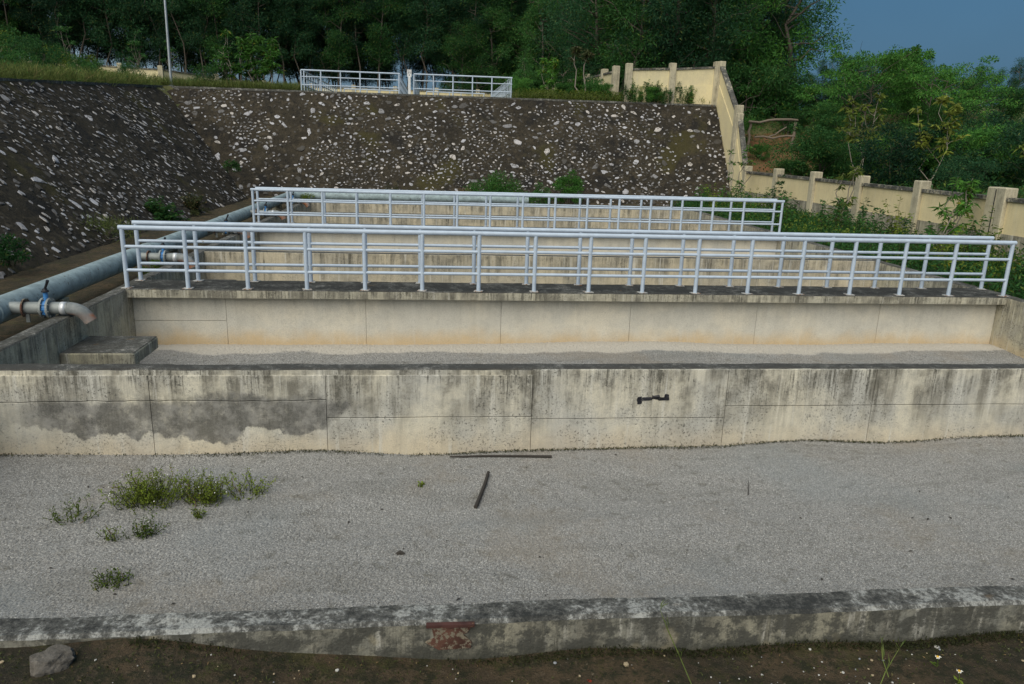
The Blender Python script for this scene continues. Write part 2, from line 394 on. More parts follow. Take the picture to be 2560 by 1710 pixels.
def mortar():
    m = NT('rubble_mortar'); xyz = m.sep()
    a = m.noise(.55, 5, .6); b = m.noise(3.2, 6, .7); f = m.noise(26, 5, .7)
    c = m.mix(m.rng(a, .35, .65), (.042, .035, .023), (.023, .020, .015))
    c = m.mix(m.rng(b, .48, .68, 0, .75), c, (.075, .061, .040))
    c = m.mix(m.rng(m.noise(7.5, 7, .75), .52, .62, 0, .85), c, (.010, .010, .009))
    c = m.mix(m.rng(m.noise(11, 6, .75, m.map((1, 1, 1), (3, 1, 8))), .60, .68, 0, .6), c, (.17, .15, .12))
    v = m.voro(4.6, out='Color'); vs = m.sep(v)
    vd = m.voro(4.6, out='Distance')
    pale = m.math('MULTIPLY', m.rng(vs[0], .62, .9), m.rng(m.math('ADD', vd, m.math('MULTIPLY', m.math('SUBTRACT', b, .5), .7)), .30, .2))
    c = m.mix(m.math('MULTIPLY', pale, .42), c, (.16, .15, .14))
    c = m.mix(m.math('MULTIPLY', m.rng(m.noise(.8, 4, .6, m.map((1, 1, 1), (5, 9, 2))), .54, .66), .8), c, (.012, .012, .012))
    c = m.mix(m.math('MULTIPLY', m.rng(m.noise(.45, 4, .6, m.map((1, 1, 1), (15, 2, 7))), .56, .68), .7), c, (.05, .045, .012))
    c = m.mix(m.rng(f, .5, .75, 0, .5), c, (.10, .085, .065))
    m.color(c); m.rough(.95); m.bump(m.math('ADD', f, m.math('MULTIPLY', b, 2)), .9, .04); return m.mat
M['mortar'] = mortar()
def stone():
    m = NT('pale_limestone'); o = m.objrand(); i = m.island
    r = m.math('FRACT', m.math('ADD', m.math('MULTIPLY', o, 7.3), i))
    c = m.mix(m.rng(r, .15, .95), (.07, .066, .06), (.48, .48, .51))
    c = m.mix(m.rng(r, .80, .88, 0, .5), c, (.44, .38, .30))
    n = m.noise(7, 7, .75); n2 = m.noise(19, 6, .75)
    c = m.mix(m.rng(n, .50, .60, 0, .88), c, (.05, .045, .035))
    c = m.mix(m.rng(n2, .56, .66, 0, .5), c, (.10, .095, .085))
    m.color(c); m.rough(.85); m.bump(n2, .7, .03); return m.mat
M['stone'] = stone()
def rock():
    m = NT('grey_rock'); n = m.noise(14, 7, .75)
    m.color(m.mix(m.rng(n, .35, .65), (.075, .068, .058), (.17, .155, .135))); m.rough(.95); m.bump(n, .8, .03); return m.mat
M['rock'] = rock()

# ------------------------------------------------------------------ terrain
TOE_Y, TOP_Y, TOE_X, TOP_X = 23.3, 27.2, -3.35, -8.12
TANK = (-.11, 16.28, -9.45, 19.7)
def z_left_top(y): return 4.75 + (np.minimum(y, TOP_Y) - TOP_Y) * .050
def terrain(x, y):
    x = np.asarray(x, float); y = np.asarray(y, float)
    low = -.34 + .0 * x
    # foreground bank in front of the first basin wall
    fg = np.where(y < -9.4, -.235 + .185 * sstep(5.3, 3.5, x) + .006 * np.sin(x * 2.3) + .015 * np.sin(y * 7 + x * 5) - .06 * sstep(-10.2, -13, y), low)
    z = np.where(y < -9.4, fg, low)
    # left and back embankments
    tl = np.clip((TOE_X - x) / (TOE_X - TOP_X), 0, 1); tb = np.clip((y - TOE_Y) / (TOP_Y - TOE_Y), 0, 1)
    ztop = z_left_top(y) + .13 * np.maximum(0, TOP_X - x) * sstep(-8, -26, x) + .012 * np.maximum(0, y - 34)
    ztop = np.where((x > TOP_X), 4.78 + .012 * np.maximum(0, y - 34), ztop)
    emb_l = np.where(tl >= 1, ztop, -.34 + (z_left_top(y) + .34) * tl - .35)
    emb_b = np.where(tb >= 1, ztop, -.34 + (4.78 + .34) * tb - .35)
    z = np.where((tl > 0) & (y > -30), np.maximum(z, emb_l), z)
    z = np.where((tb > 0) & (x < 20.3), np.maximum(z, np.where(tl > 0, np.maximum(emb_l, emb_b), emb_b)), z)
    # hillside right of the boundary wall
    hill = 1.05 + .07 * np.clip(x - 20.5, 0, 40) + .33 * np.clip(y - 21, 0, 9) + .02 * np.clip(y - 30, 0, 40)
    z = np.where(x > 20.25, hill, z)
    z = np.where((x > 16.3) & (x <= 20.25) & (y < 23.3) & (y > -9.4), -.25 + .05 * np.clip(x - 16.3, 0, 4), z)
    inside = (x > TANK[0] + .02) & (x < TANK[1] - .02) & (y > TANK[2] + .02) & (y < TANK[3] - .02)
    return np.where(inside, -1.75, z)

def axis_coords(lo, hi, step, extra, far):
    a = list(np.arange(lo, hi + 1e-6, step)) + extra
    k = lo
    d = step * 2
    while k > -far: k -= d; d *= 1.6; a.append(k)
    k = hi; d = step * 2
    while k < far: k += d; d *= 1.6; a.append(k)
    return np.array(sorted(set(np.round(a, 4))))
gx = axis_coords(-30, 60, .75, [TANK[0] + .01, TANK[0] + .03, TANK[1] - .01, TANK[1] - .03, TOP_X, TOP_X - .02, TOE_X, 20.2, 20.3] + list(np.arange(1, 11, .15)), 2500)
gy = axis_coords(-30, 80, .75, [TANK[2] + .01, TANK[2] + .03, TANK[3] - .01, TANK[3] - .03, TOP_Y, TOP_Y + .02, TOE_Y] + list(np.arange(-11.5, -9.45, .08)), 2500)
GX, GY = np.meshgrid(gx, gy); GZ = terrain(GX, GY)
for j in range(GZ.shape[0]):
    for i in range(GZ.shape[1]):
        x, y = GX[j, i], GY[j, i]
        if y < -9.5 and 0 < x < 12: GZ[j, i] += (.022 * nz(x * 3, y * 3) + .012 * nz(x * 11, y * 11, 3)) * (.25 + .75 * float(sstep(-9.56, -9.8, y)))
        elif GZ[j, i] > .9 and -60 < x < 90 and y < 110: GZ[j, i] += .14 * nz(x * .5, y * .5) if (x > 21 or y > 29) else 0
nx_, ny_ = len(gx), len(gy)
idx = np.arange(nx_ * ny_).reshape(ny_, nx_)
F = np.stack([idx[:-1, :-1], idx[:-1, 1:], idx[1:, 1:], idx[1:, :-1]], -1).reshape(-1, 4)
fx = (GX[:-1, :-1] + GX[1:, 1:]) / 2; fy = (GY[:-1, :-1] + GY[1:, 1:]) / 2; fz = (GZ[:-1, :-1] + GZ[1:, 1:]) / 2
fm = np.zeros(fx.shape, int); fm[(fz > 3.8)] = 1; fm[(fx > 20.3)] = 1
red = (fx > 20.3) & (fx < 27) & (fy > 19) & (fy < 28); fm[red] = 2
tag(obj('ground', fast_mesh('ground', np.stack([GX, GY, GZ], -1).reshape(-1, 3), F, [M['soil'], M['turf'], M['redsoil']], fm.ravel(), True)), kind='structure')
def H(x, y): return float(terrain(x, y))

# ------------------------------------------------------------------ gravel beds
def gravel_bed(name, x0, x1, y0, y1, step, f, mat, grain):
    xs = np.arange(x0, x1 + step * .5, step); ys = np.arange(y0, y1 + step * .5, step)
    X, Y = np.meshgrid(xs, ys); Z = f(X, Y) + RNG.uniform(-grain, grain, X.shape)
    X = X + RNG.uniform(-.35, .35, X.shape) * step; Y = Y + RNG.uniform(-.35, .35, X.shape) * step
    n = len(xs); k = np.arange(X.size).reshape(X.shape)
    Fq = np.stack([k[:-1, :-1], k[:-1, 1:], k[1:, 1:], k[1:, :-1]], -1).reshape(-1, 4)
    return tag(obj(name, fast_mesh(name, np.stack([X, Y, Z], -1).reshape(-1, 3), Fq, mat)), kind='structure')
def wav(X, Y, s):
    return (.034) * np.sin(Y * 4.1 - X * .25 + 1.1 * np.sin(X * .6 + s) + s) * (.5 + .5 * np.sin(X * .55 + Y * .4 + s * 2)) + .012 * np.sin(X * 1.3 + Y * 2.2 + s) + .006 * np.sin(Y * 15 + 2.2 * np.sin(X * 1.1 + s) - X * 1.2) * (.5 + .5 * np.sin(X * .8 - Y * 1.3 + s)) + .008 * np.sin(X * 3.1 - Y * 4.3 + 2 * s)
def bed1(X, Y): return -1.035 + .10 * sstep(7, 13, X) + wav(X, Y, .4) + .018 * np.sin(X * 2.1) * sstep(-5.6, -4.7, Y)
def bed2(X, Y): return -1.09 + .05 * sstep(3, 7, X) + .03 * np.sin(X * .9) * .5 + wav(X, Y, 1.9) * .6 + .05 * sstep(-.8, .1, Y)
gravel_bed('gravel_bed', .0, 16.17, -9.40, -4.63, .0125, bed1, M['gravel'], .0052)
gravel_bed('gravel_bed', .0, 16.17, -4.50, .2, .024, bed2, M['gravel2'], .007)
for y0, y1 in ((.55, 4.5), (4.6, 10.1), (10.3, 14.3), (14.3, 19.7)):
    gravel_bed('gravel_bed', .0, 16.17, y0, y1, .12, lambda X, Y: -1.06 + wav(X, Y, 3), M['gravel'], .01)

# ------------------------------------------------------------------ basin walls
def wall_mesh(name, axis, a0, a1, p0, p1, z0, z1, mats, step=.12, amp=.006, bev=.018, seed=0, chip=.0):
    """bar swept along X or Y; materials: 0 sides, 1 top."""
    prof = [(p0, z0), (p0, z0 + (z1 - z0) * .33), (p0, z0 + (z1 - z0) * .66), (p0, z1 - bev), (p0 + bev, z1), (p0 + (p1 - p0) * .33, z1), (p0 + (p1 - p0) * .66, z1), (p1 - bev, z1), (p1, z1 - bev), (p1, z0)]
    n = max(2, int((a1 - a0) / step)); st = np.linspace(a0, a1, n + 1); k = len(prof)
    V = []
    for s in st:
        for q, (p, z) in enumerate(prof):
            e = amp
            c = -chip * max(0, nz(s * 2.7, q * .3, seed + 40) - .25) if q in (3, 4, 5) else 0
            dp = e * nz(s * 1.7, z * 2, seed + p) + .4 * e * nz(s * 9, z * 7, seed + 9)
            dz = (e * nz(s * 1.4, p * 3, seed + 5) + .5 * e * nz(s * 8, p * 9, seed + 3)) if z > z0 else 0
            V.append((s, p + dp - c, z + dz + c) if axis == 'x' else (p + dp, s, z + dz))
    Fc = []; fm = []
    for i in range(n):
        for q in range(k - 1):
            a, b, c_, d = i * k + q, (i + 1) * k + q, (i + 1) * k + q + 1, i * k + q + 1
            Fc.append((a, b, c_, d) if axis == 'x' else (a, d, c_, b)); fm.append(1 if 3 <= q <= 7 else 0)
    me = fast_mesh(name, V, Fc, mats, fm)
    return me

def panels(parent, y, xs, rows, mat, depth=.03, gap=.007, name='panel', wave=.005):
    """formwork panels, each its own mesh with slightly ragged joints; rows: list per bay of z breaks."""
    for i in range(len(xs) - 1):
        zs = rows[i] if isinstance(rows[0], (list, tuple)) else rows
        for j in range(len(zs) - 1):
            a, b = xs[i] + gap / 2, xs[i + 1] - gap / 2; off = random.uniform(-.004, .004); n = max(3, int((b - a) / .09)); V = []; Fs = []
            amp = [wave * (5 if abs(q) < .5 and abs(q) > .2 and xs[i] < 3 else 1) if 0 < k < len(zs) - 1 else .0015 for k, q in enumerate(zs)]
            for k in range(n + 1):
                x = a + (b - a) * k / n
                zt = zs[j] - gap / 2 + amp[j] * (nz(x * 1.3, zs[j] * 9) * 1.2 + nz(x * 9, zs[j] * 7) * .5); zb = zs[j + 1] + gap / 2 + amp[j + 1] * (nz(x * 1.3, zs[j + 1] * 9) * 1.2 + nz(x * 9, zs[j + 1] * 7) * .5)
                e = .005; yy = y + off + .003 * nz(x * 1.1, zt, 5)
                V += [(x, y + depth + .02, zb), (x, yy + e, zb), (x, yy, zb + e), (x, yy, (zt + zb) / 2), (x, yy, zt - e), (x, yy + e, zt), (x, y + depth + .02, zt)]
            for k in range(n):
                for q in range(6): Fs.append((k * 7 + q, (k + 1) * 7 + q, (k + 1) * 7 + q + 1, k * 7 + q + 1))
            Fs += [tuple(range(6, -1, -1)), tuple(n * 7 + q for q in range(7))]
            m = MB(); m.add(V, Fs); m.build(name, mat, parent)

def cross_wall(label, y0, y1, mats, xs, rows, pmat, seed, amp=.006, chip=0., top=-.004, step=.12):
    t = tag(empty('basin_wall', (8, y0, 0)), label, 'concrete wall')
    core = obj('wall_core', wall_mesh('wall_core', 'x', .0, 16.17, y0 + (.022 if xs else 0), y1, -1.75, top, mats, seed=seed, amp=amp, chip=chip, step=step), t)
    core.matrix_parent_inverse = t.matrix_world.inverted() if False else Matrix.Translation((-8, -y0, 0))
    if xs:
        holder = t; before = set(t.children)
        panels(t, y0, xs, rows, pmat)
        for c in t.children:
            if c not in before and c.name.startswith('panel'): c.matrix_parent_inverse = Matrix.Translation((-8, -y0, 0))
    return t

# the kerb wall at the front
t_curb = tag(empty('basin_wall', (8, -9.54, 0)), 'low lichen-covered concrete wall nearest the camera, rusty steel in its face', 'concrete wall')
c = obj('wall_core', wall_mesh('wall_core', 'x', -.22, 16.4, -9.54, -9.35, -1.75, .0, [M['conc_curb'], M['top_curb']], step=.05, amp=.010, seed=2, chip=.03, bev=.02), t_curb)
c.matrix_parent_inverse = Matrix.Translation((-8, 9.54, 0))
m = MB()   # cast-in steel section: dark lip and flared rusted web
m.box((5.305, -9.548, -.012), (.27, .03, .018), rz=-.02, mi=1)
pl = [(5.20, -.022), (5.42, -.028), (5.40, -.065), (5.375, -.075), (5.425, -.125), (5.42, -.165), (5.24, -.170), (5.165, -.120), (5.215, -.095)]
vs = [(x, -9.552, z) for x, z in pl] + [(x, -9.52, z) for x, z in pl]
n = len(pl); m.add(vs, [tuple(range(n))] + [(i, i + n, (i + 1) % n + n, (i + 1) % n) for i in range(n)], 0)
o = m.build('rusty_steel_insert', [M['rust'], M['rustdark']], t_curb); o.matrix_parent_inverse = Matrix.Translation((-8, 9.54, 0)); o['label'] = 'rusted steel section cast into the wall face'

# wall between the first and second basin
XB = [.0, 1.97, 3.95, 6.39, 8.82, 10.75, 13.2, 16.17]
RB = [[-.075, -.385, -1.3], [-.078, -.385, -1.3], [-.078, -.61, -1.3], [-.012, -.64, -1.3], [-.012, -.49, -1.3], [-.012, -.49, -1.3], [-.012, -.5, -1.3]]
tB = cross_wall('streaked concrete wall behind the front gravel bed, dark damp patch on its left half', -4.70, -4.47, [M['conc_b'], M['top_b']], XB, RB, M['conc_b'], 4, amp=.012, chip=.03, step=.07)
for x, z, a, b in ((7.72, -.405, .05, .08), (7.80, -.385, .14, .03), (7.92, -.375, .09, .055), (8.02, -.385, .12, .035), (8.06, -.36, .05, .06)):
    mm = MB(); mm.box((x, -4.704, z), (a, .014, b), jit=.012, bev=.004); o = mm.build('black_scab', M['black'], tB); o.matrix_parent_inverse = Matrix.Translation((-8, 4.70, 0))

XC = [.0, 1.56, 3.99, 6.43, 8.85, 11.30, 13.76, 16.17]
RC = [[-.155, -.60, -1.4]] + [[-.155, -1.4]] * 6
tC = cross_wall('clean cream concrete wall under the near railed walkway', .15, .52, [M['conc_clean'], M['top_walk']], XC, RC, M['conc_clean'], 6, top=-.15)
XD = [.0, 1.3, 3.6, 5.9, 8.3, 10.7, 13.2, 16.17]
tD = cross_wall('streaked concrete wall seen through the near walkway railings', 4.44, 4.66, [M['conc_far'], M['top_b']], XD, [[-.008, -1.4]] * 7, M['conc_far'], 8)
tE = cross_wall('clean cream concrete wall under the far railed walkway', 9.96, 10.36, [M['conc_clean'], M['top_walk']], [.0, 1.6, 4.0, 6.5, 8.9, 11.3, 13.7, 16.17], [[-.155, -1.4]] * 7, M['conc_clean'], 10, top=-.15)
tF = cross_wall('stained concrete wall just beyond the far walkway railings', 14.25, 14.47, [M['conc_far'], M['top_b']], [.0, 2.0, 4.4, 6.8, 9.2, 11.6, 14.0, 16.17], [[-.008, -1.4]] * 7, M['conc_far'], 12)
tG = cross_wall('rearmost stained concrete basin wall in front of the crossing pipe', 19.58, 19.80, [M['conc_far'], M['top_b']], [.0, 2.2, 4.6, 7.0, 9.4, 11.8, 14.2, 16.17], [[-.008, -1.4]] * 7, M['conc_far'], 14)
for lab, x0, x1, sd in (('long concrete side wall along the left of the basins beside the pipe', -.22, .0, 20), ('long concrete side wall along the right of the basins beside the weeds', 16.17, 16.40, 22)):
    t = tag(empty('basin_wall', ((x0 + x1) / 2, 5, 0)), lab, 'concrete wall')
    o = obj('wall_core', wall_mesh('wall_core', 'y', -9.34, 19.9, x0, x1, -1.75, 0, [M['conc_side'], M['top_side']], seed=sd, amp=.012, step=.1), t)
    o.matrix_parent_inverse = Matrix.Translation((-(x0 + x1) / 2, -5, 0))

# walkway slabs
def walkway(label, y0, y1, seed):
    t = obj('walkway_slab', wall_mesh('walkway_slab', 'x', -.02, 16.2, y0, y1, -.14, .006, [M['conc_slab'], M['top_walk']], seed=seed, amp=.008, bev=.012))
    # close the underside
    return tag(t, label, 'walkway')
def slab_full(label, y0, y1, seed):
    o = walkway(label, y0, y1, seed)
    me = o.data
    b = MB(); b.add([(0, y0, -.14), (16.17, y0, -.14), (16.17, y1, -.14), (0, y1, -.14)], [(3, 2, 1, 0)]); u = b.build('underside', M['conc_slab'], o)
    return o
slab_full('dark algae-covered concrete walkway slab nearest the camera', -.09, .83, 30)
slab_full('dark concrete walkway slab of the far railed crossing', 9.74, 10.62, 32)

# inlet pads
def pad(label, x1, y0, y1, z):
    t = tag(empty('inlet_pad', (0, (y0 + y1) / 2, z)), label, 'concrete block')
    a = MB(); a.box((x1 / 2 + .002, 0, -.09), (x1, y1 - y0, .18), bev=.014, jit=.004); a.build('top_slab', [M['conc_pad'], M['top_side']], t)
    a = MB(); a.box((x1 / 2 + .002, 0, .004), (x1 - .03, y1 - y0 - .03, .010)); a.build('algae_crust', [M['top_side']], t)
    b = MB(); b.box((x1 * .36, 0, -.43), (x1 * .7, y1 - y0 - .05, .50), bev=.012); b.build('base_block', [M['conc_pad']], t)
pad('mossy square concrete block under the nearest pipe outlet', 1.0, -2.56, -1.60, -.43)
pad('mossy square concrete block under the second pipe outlet', 1.0, 2.27, 3.22, -.43)

# ------------------------------------------------------------------ railings
def rod(name, L, r, n=12, mat='paint'):
    m = MB(); m.tube([(0, 0, 0), (0, 0, L)], r, n); return m.mesh(name, M[mat])
HR = 1.03
def make_railing(label, group, xs, y, z, h=HR, rp=.037, rt=.041, rm=.028, plates=True, mids=(.31, .71)):
    t = tag(empty('railing', (xs[0], y, z)), label, 'railing', group)
    post = rod('post', h - .02, rp); x0 = xs[0]
    pm = MB(); pm.box((0, 0, .006), (.155, .155, .012), bev=.003); pmesh = pm.mesh('base_plate', M['plate'])
    bm_ = MB()
    for sx in (-1, 1):
        for sy in (-1, 1): bm_.lathe([(0, .011), (.014, .011)], (sx * .058, sy * .058, .012), (0, 0, 1), 6)
    bolts = bm_.mesh('bolts', M['rust'])
    cache = {}
    for x in xs:
        p = obj('post', post, t, (x - x0, 0, .002))
        if plates:
            q = obj('base_plate', pmesh, p, (0, 0, 0), (0, 0, random.uniform(-.25, .25))); 
    m = MB(); L = xs[-1] - x0
    pts = [(-.05 + (L + .10) * k / 24, .004 * nz(k * .4, y), h + .005 * nz(k * .3, y, 7)) for k in range(25)]
    m.tube(pts, rt, 14); m.build('top_rail', M['paint'], t)
    for zm in mids:
        for a, b in zip(xs[:-1], xs[1:]):
            key = round(b - a, 3)
            if key not in cache:
                cache[key] = rod('mid_rail', b - a, rm)
            obj('mid_rail', cache[key], t, (a - x0, random.uniform(-.003, .003), zm + random.uniform(-.004, .004)), (0, math.pi / 2, 0))
    return t
G = 'walkway railings'
make_railing('front grey-blue pipe railing on the walkway nearest the camera', G, list(range(16)) + [16.13], 0.0, .006)
make_railing('rear grey-blue pipe railing on the walkway nearest the camera', G, [-.04 + i * .998 for i in range(16)] + [16.22], .724, .006)
make_railing('front grey-blue pipe railing on the far basin walkway', G, [-.10 + i * 1.0 for i in range(16)] + [16.15], 9.84, .006)
make_railing('rear grey-blue pipe railing on the far basin walkway', G, [-.11 + i * .99 for i in range(16)] + [16.20], 10.50, .006)

# ------------------------------------------------------------------ main pipe and branches
PX, PZ, PR = -.95, .085, .185
t = tag(empty('supply_pipe', (PX, 0, PZ)), 'fat grey-green steel supply pipe running along the left of the basins', 'pipe')
inv = Matrix.Translation((-PX, 0, -PZ))
path = [(PX, y, PZ) for y in np.linspace(-14, 19.9, 40)]
for a in np.linspace(0, math.pi / 2, 9)[1:]: path.append((PX + .8 * (1 - math.cos(a)), 19.95 + .75 * math.sin(a), PZ))
path += [(x, 20.72, PZ) for x in np.linspace(.2, 9.4, 12)]
m = MB(); m.tube(path, PR, 26); o = m.build('pipe_body', M['pipe'], t); o.matrix_parent_inverse = inv
for y in (-8, -2.35, 3.6, 9.6, 15.6):
    m = MB(); m.lathe([(-.025, PR + .001), (-.012, PR + .010), (.012, PR + .010), (.025, PR + .001)], (PX, y, PZ), (0, 1, 0), 26, smooth=True); o = m.build('weld_collar', M['pipe'], t); o.matrix_parent_inverse = inv
for y in (-6, -.5, 5.2, 10.2, 17.5):
    m = MB(); m.box((PX, y, -.22), (.34, .22, .30), bev=.01); o = m.build('support_block', M['conc_pad'], t); o.matrix_parent_inverse = inv
for x in (2.2, 6.5):
    m = MB(); m.box((x, 20.72, -.22), (.22, .34, .30), bev=.01); o = m.build('support_block', M['conc_pad'], t); o.matrix_parent_inverse = inv

def make_branch():
    t = empty('outlet_pipe', (0, 0, 0)); R = .090; z = 0
    x0 = PX + PR * .8
    m = MB(); m.tube([(x0, 0, z), (-.31, 0, z)], R, 20); m.build('pipe_stub', M['steel'], t)
    m = MB(); m.lathe([(0, .135), (.022, .135)], (-.615, 0, z), (1, 0, 0), 24); m.build('joint_flange', M['rust'], t)
    m = MB(); m.box((-.57, -.03, -.10), (.05, .03, .20)); m.build('bracket', M['steel'], t)
    v = empty('valve', (-.31, 0, z)); v.parent = t
    vb = MB(); vb.lathe([(-.03, .10), (-.03, .118), (.03, .118), (.03, .10)], (0, 0, 0), (1, 0, 0), 24)
    vb.tube([(0, 0, .09), (0, 0, .235)], .032, 12); vb.box((0, -.118, 0), (.05, .02, .012)); vb.box((0, -.100, .065), (.05, .02, .012)); vb.box((0, -.100, -.065), (.05, .02, .012))
    v2 = vb.build('valve_body', M['blue'], v)
    for sx in (-.046, .046):
        fb = MB(); fb.lathe([(-.014, .15), (.014, .15)], (sx, 0, 0), (1, 0, 0), 24)
        for k in range(8):
            a = k * math.pi / 4 + .2; fb.lathe([(-.026, .011), (.026, .011)], (sx, .128 * math.cos(a), .128 * math.sin(a)), (1, 0, 0), 6)
        fb.build('valve_flange', M['steel'], v)
    hb = MB(); hb.lathe([(0, .052), (.018, .052), (.03, .035), (.05, .03)], (0, 0, .235), (0, 0, 1), 14); hb.tube([(0, 0, .275), (.05, -.03, .36), (.075, -.045, .41)], [.016, .018, .022], 8)
    hb.build('lever_handle', M['black'], v)
    m = MB(); m.tube([(-.26, 0, z), (-.02, 0, z)], R, 20); m.build('pipe_length', M['steel'], t)
    m = MB(); m.lathe([(0, R + .003), (.075, R + .003)], (-.115, 0, z), (1, 0, 0), 20, smooth=True); m.build('bright_band', M['silver'], t)
    pts = [(-.02, 0, z)] + [(-.02 + .30 * math.sin(a), 0, z - .30 * (1 - math.cos(a))) for a in np.linspace(.12, 1.05, 8)]
    d = Vector((math.cos(1.05), 0, -math.sin(1.05))); p = Vector(pts[-1]); pts += [tuple(p + d * .05)]
    rr = [R] * (len(pts) - 2) + [R, R * 1.02]
    m = MB(); m.tube(pts, rr, 20, caps=False); m.tube(pts, [r * .9 for r in rr], 20, caps=False, mi=1)
    m.build('outlet_elbow', [M['elbow'], M['black']], t)
    return t
def elbow_mat():
    m = NT('elbow_steel'); xyz = m.sep(); c = m.mix(m.rng(m.noise(9, 5), .3, .7), (.15, .165, .165), (.25, .265, .26))
    k = m.rng(m.math('ADD', xyz[2], m.math('MULTIPLY', m.noise(7, 4), .12)), .16, .06)
    c = m.mix(m.math('MULTIPLY', k, m.rng(m.noise(4.5, 3), .38, .6, .2, 1)), c, (.30, .125, .06)); m.color(c); m.rough(.55); return m.mat
M['elbow'] = elbow_mat()
br = make_branch()
BL = ['nearest outlet pipe with blue valve and rust-streaked elbow over the side wall', 'second outlet pipe with blue valve, seen through the near walkway railings', 'third outlet pipe, half hidden behind the near walkway top rails', 'fourth outlet pipe with blue valve, behind the far walkway railings', 'rearmost outlet pipe, beside the bend of the supply pipe']
for i, (y, lab) in enumerate(zip((-2.08, 2.75, 7.6, 12.45, 17.4), BL)):
    o = br if i == 0 else copy_tree(br)
    o.location = (0, y, .112); tag(o, lab, 'pipe', 'valved outlet pipes')

# ------------------------------------------------------------------ rubble embankments
def stone_shapes(k):
    out = []
    for s in range(k):
        rr = random.Random(100 + s); n = 9
        ang = [2 * math.pi * (i + rr.uniform(-.3, .3)) / n for i in range(n)]
        R0 = [rr.choice((.62, .8, .95, 1.1)) * rr.uniform(.88, 1.1) for _ in range(n)]; h = rr.uniform(.10, .25)
        V = [(R0[i] * math.cos(ang[i]), .62 * R0[i] * math.sin(ang[i]), -.25) for i in range(n)]
        V += [(R0[i] * .94 * math.cos(ang[i]), .62 * R0[i] * .94 * math.sin(ang[i]), h * rr.uniform(.2, .7)) for i in range(n)]
        V += [(R0[i] * .5 * math.cos(ang[i] + .2), .62 * R0[i] * .5 * math.sin(ang[i] + .2), h * rr.uniform(.7, 1.15)) for i in range(n)]
        Fs = [(i, (i + 1) % n, n + (i + 1) % n, n + i) for i in range(n)] + [(n + i, n + (i + 1) % n, 2 * n + (i + 1) % n, 2 * n + i) for i in range(n)] + [tuple(range(2 * n, 3 * n))]
        out.append((V, Fs))
    return out
SH = stone_shapes(14)
def stone_mesh(i):
    m = MB(); m.add(*SH[i]); return m.mesh('stone', M['stone'])
SM = [stone_mesh(i) for i in range(14)]

def embankment(name, label, P00, P10, P01, P11, nu, nv, count, keep, dens, seed):
    """bilinear sloped face: P(u,v); stones proud of a lumpy mortar skin."""
    rr = random.Random(seed)
    P00, P10, P01, P11 = map(Vector, (P00, P10, P01, P11))
    P = lambda u, v: (P00 * (1 - u) + P10 * u) * (1 - v) + (P01 * (1 - u) + P11 * u) * v
    N0 = (P10 - P00).cross(P01 - P00).normalized()
    if N0.z < 0: N0 = -N0
    V = []
    for j in range(nv + 1):
        for i in range(nu + 1):
            p = P(i / nu, j / nv)
            d = .05 * nz(p.x * 1.1, p.y * 1.1, p.z * 1.1) + .035 * nz(p.x * 3.3, p.y * 3.3, p.z * 3.3) + .02 * nz(p.x * 8, p.y * 8, p.z * 8)
            V.append(tuple(p + N0 * d))
    k = np.arange((nu + 1) * (nv + 1)).reshape(nv + 1, nu + 1)
    Fq = np.stack([k[:-1, :-1], k[:-1, 1:], k[1:, 1:], k[1:, :-1]], -1).reshape(-1, 4)
    t = tag(empty(name, tuple(P(.5, 0))), label, 'stone slope')
    inv = Matrix.Translation(-P(.5, 0))
    o = obj('mortar_face', fast_mesh('mortar_face', V, Fq, M['mortar'], smooth=True), t); o.matrix_parent_inverse = inv
    L_is_x = abs(P10.x - P00.x) > abs(P10.y - P00.y)
    cand = []; grid = {}
    tries = 0
    while len(cand) < count and tries < count * 25:
        tries += 1
        u, v = rr.random(), rr.random()
        if v < .03 or v > .975: continue
        p = P(u, v)
        if rr.random() > dens(u, v, p): continue
        s = min(.25, .045 + rr.expovariate(1 / .044))
        key = (int(p.x / .4 if L_is_x else p.y / .4), int(p.z / .4)); ok = True
        for ka in (-1, 0, 1):
            for kb in (-1, 0, 1):
                for q, r_ in grid.get((key[0] + ka, key[1] + kb), ()):
                    if (q - p).length < (r_ + s) * 1.05: ok = False
        if not ok: continue
        grid.setdefault(key, []).append((p, s)); cand.append((s, u, v, p))
    cand.sort(key=lambda c: -c[0])
    ex = (P10 - P00).normalized(); ez = N0; ey = ez.cross(ex).normalized()
    base = Matrix((ex, ey, ez)).transposed().to_4x4()
    mbv = []; mbf = []
    for q, (s, u, v, p) in enumerate(cand):
        rot = Matrix.Rotation(rr.gauss(0, .7) + (math.pi if rr.random() < .5 else 0) + (0 if L_is_x else math.pi / 2), 4, 'Z') @ Matrix.Rotation(rr.gauss(0, .12), 4, 'X')
        sc = Matrix.Diagonal((s * rr.uniform(.9, 1.35), s * rr.uniform(.85, 1.35), s * rr.uniform(.35, .7), 1))
        M4 = Matrix.Translation(p + N0 * (.012 + .05 * nz(p.x * 1.1, p.y * 1.1, p.z * 1.1) + .02 * nz(p.x * 3.3, p.y * 3.3, p.z * 3.3))) @ base @ rot @ sc
        i = rr.randrange(14)
        if q < keep:
            o = bpy.data.objects.new('stone', SM[i]); COL.objects.link(o); o.parent = t; o.matrix_parent_inverse = inv; o.matrix_basis = M4
        else:
            b = len(mbv); mbv += [tuple(M4 @ Vector(x)) for x in SH[i][0]]; mbf += [tuple(b + a for a in f) for f in SH[i][1]]
    me = bpy.data.meshes.new('small_stones'); me.from_pydata(mbv, [], mbf); me.materials.append(M['stone']); me.update()
    o = obj('small_stones', me, t); o.matrix_parent_inverse = inv; o['kind'] = 'stuff'
    return t
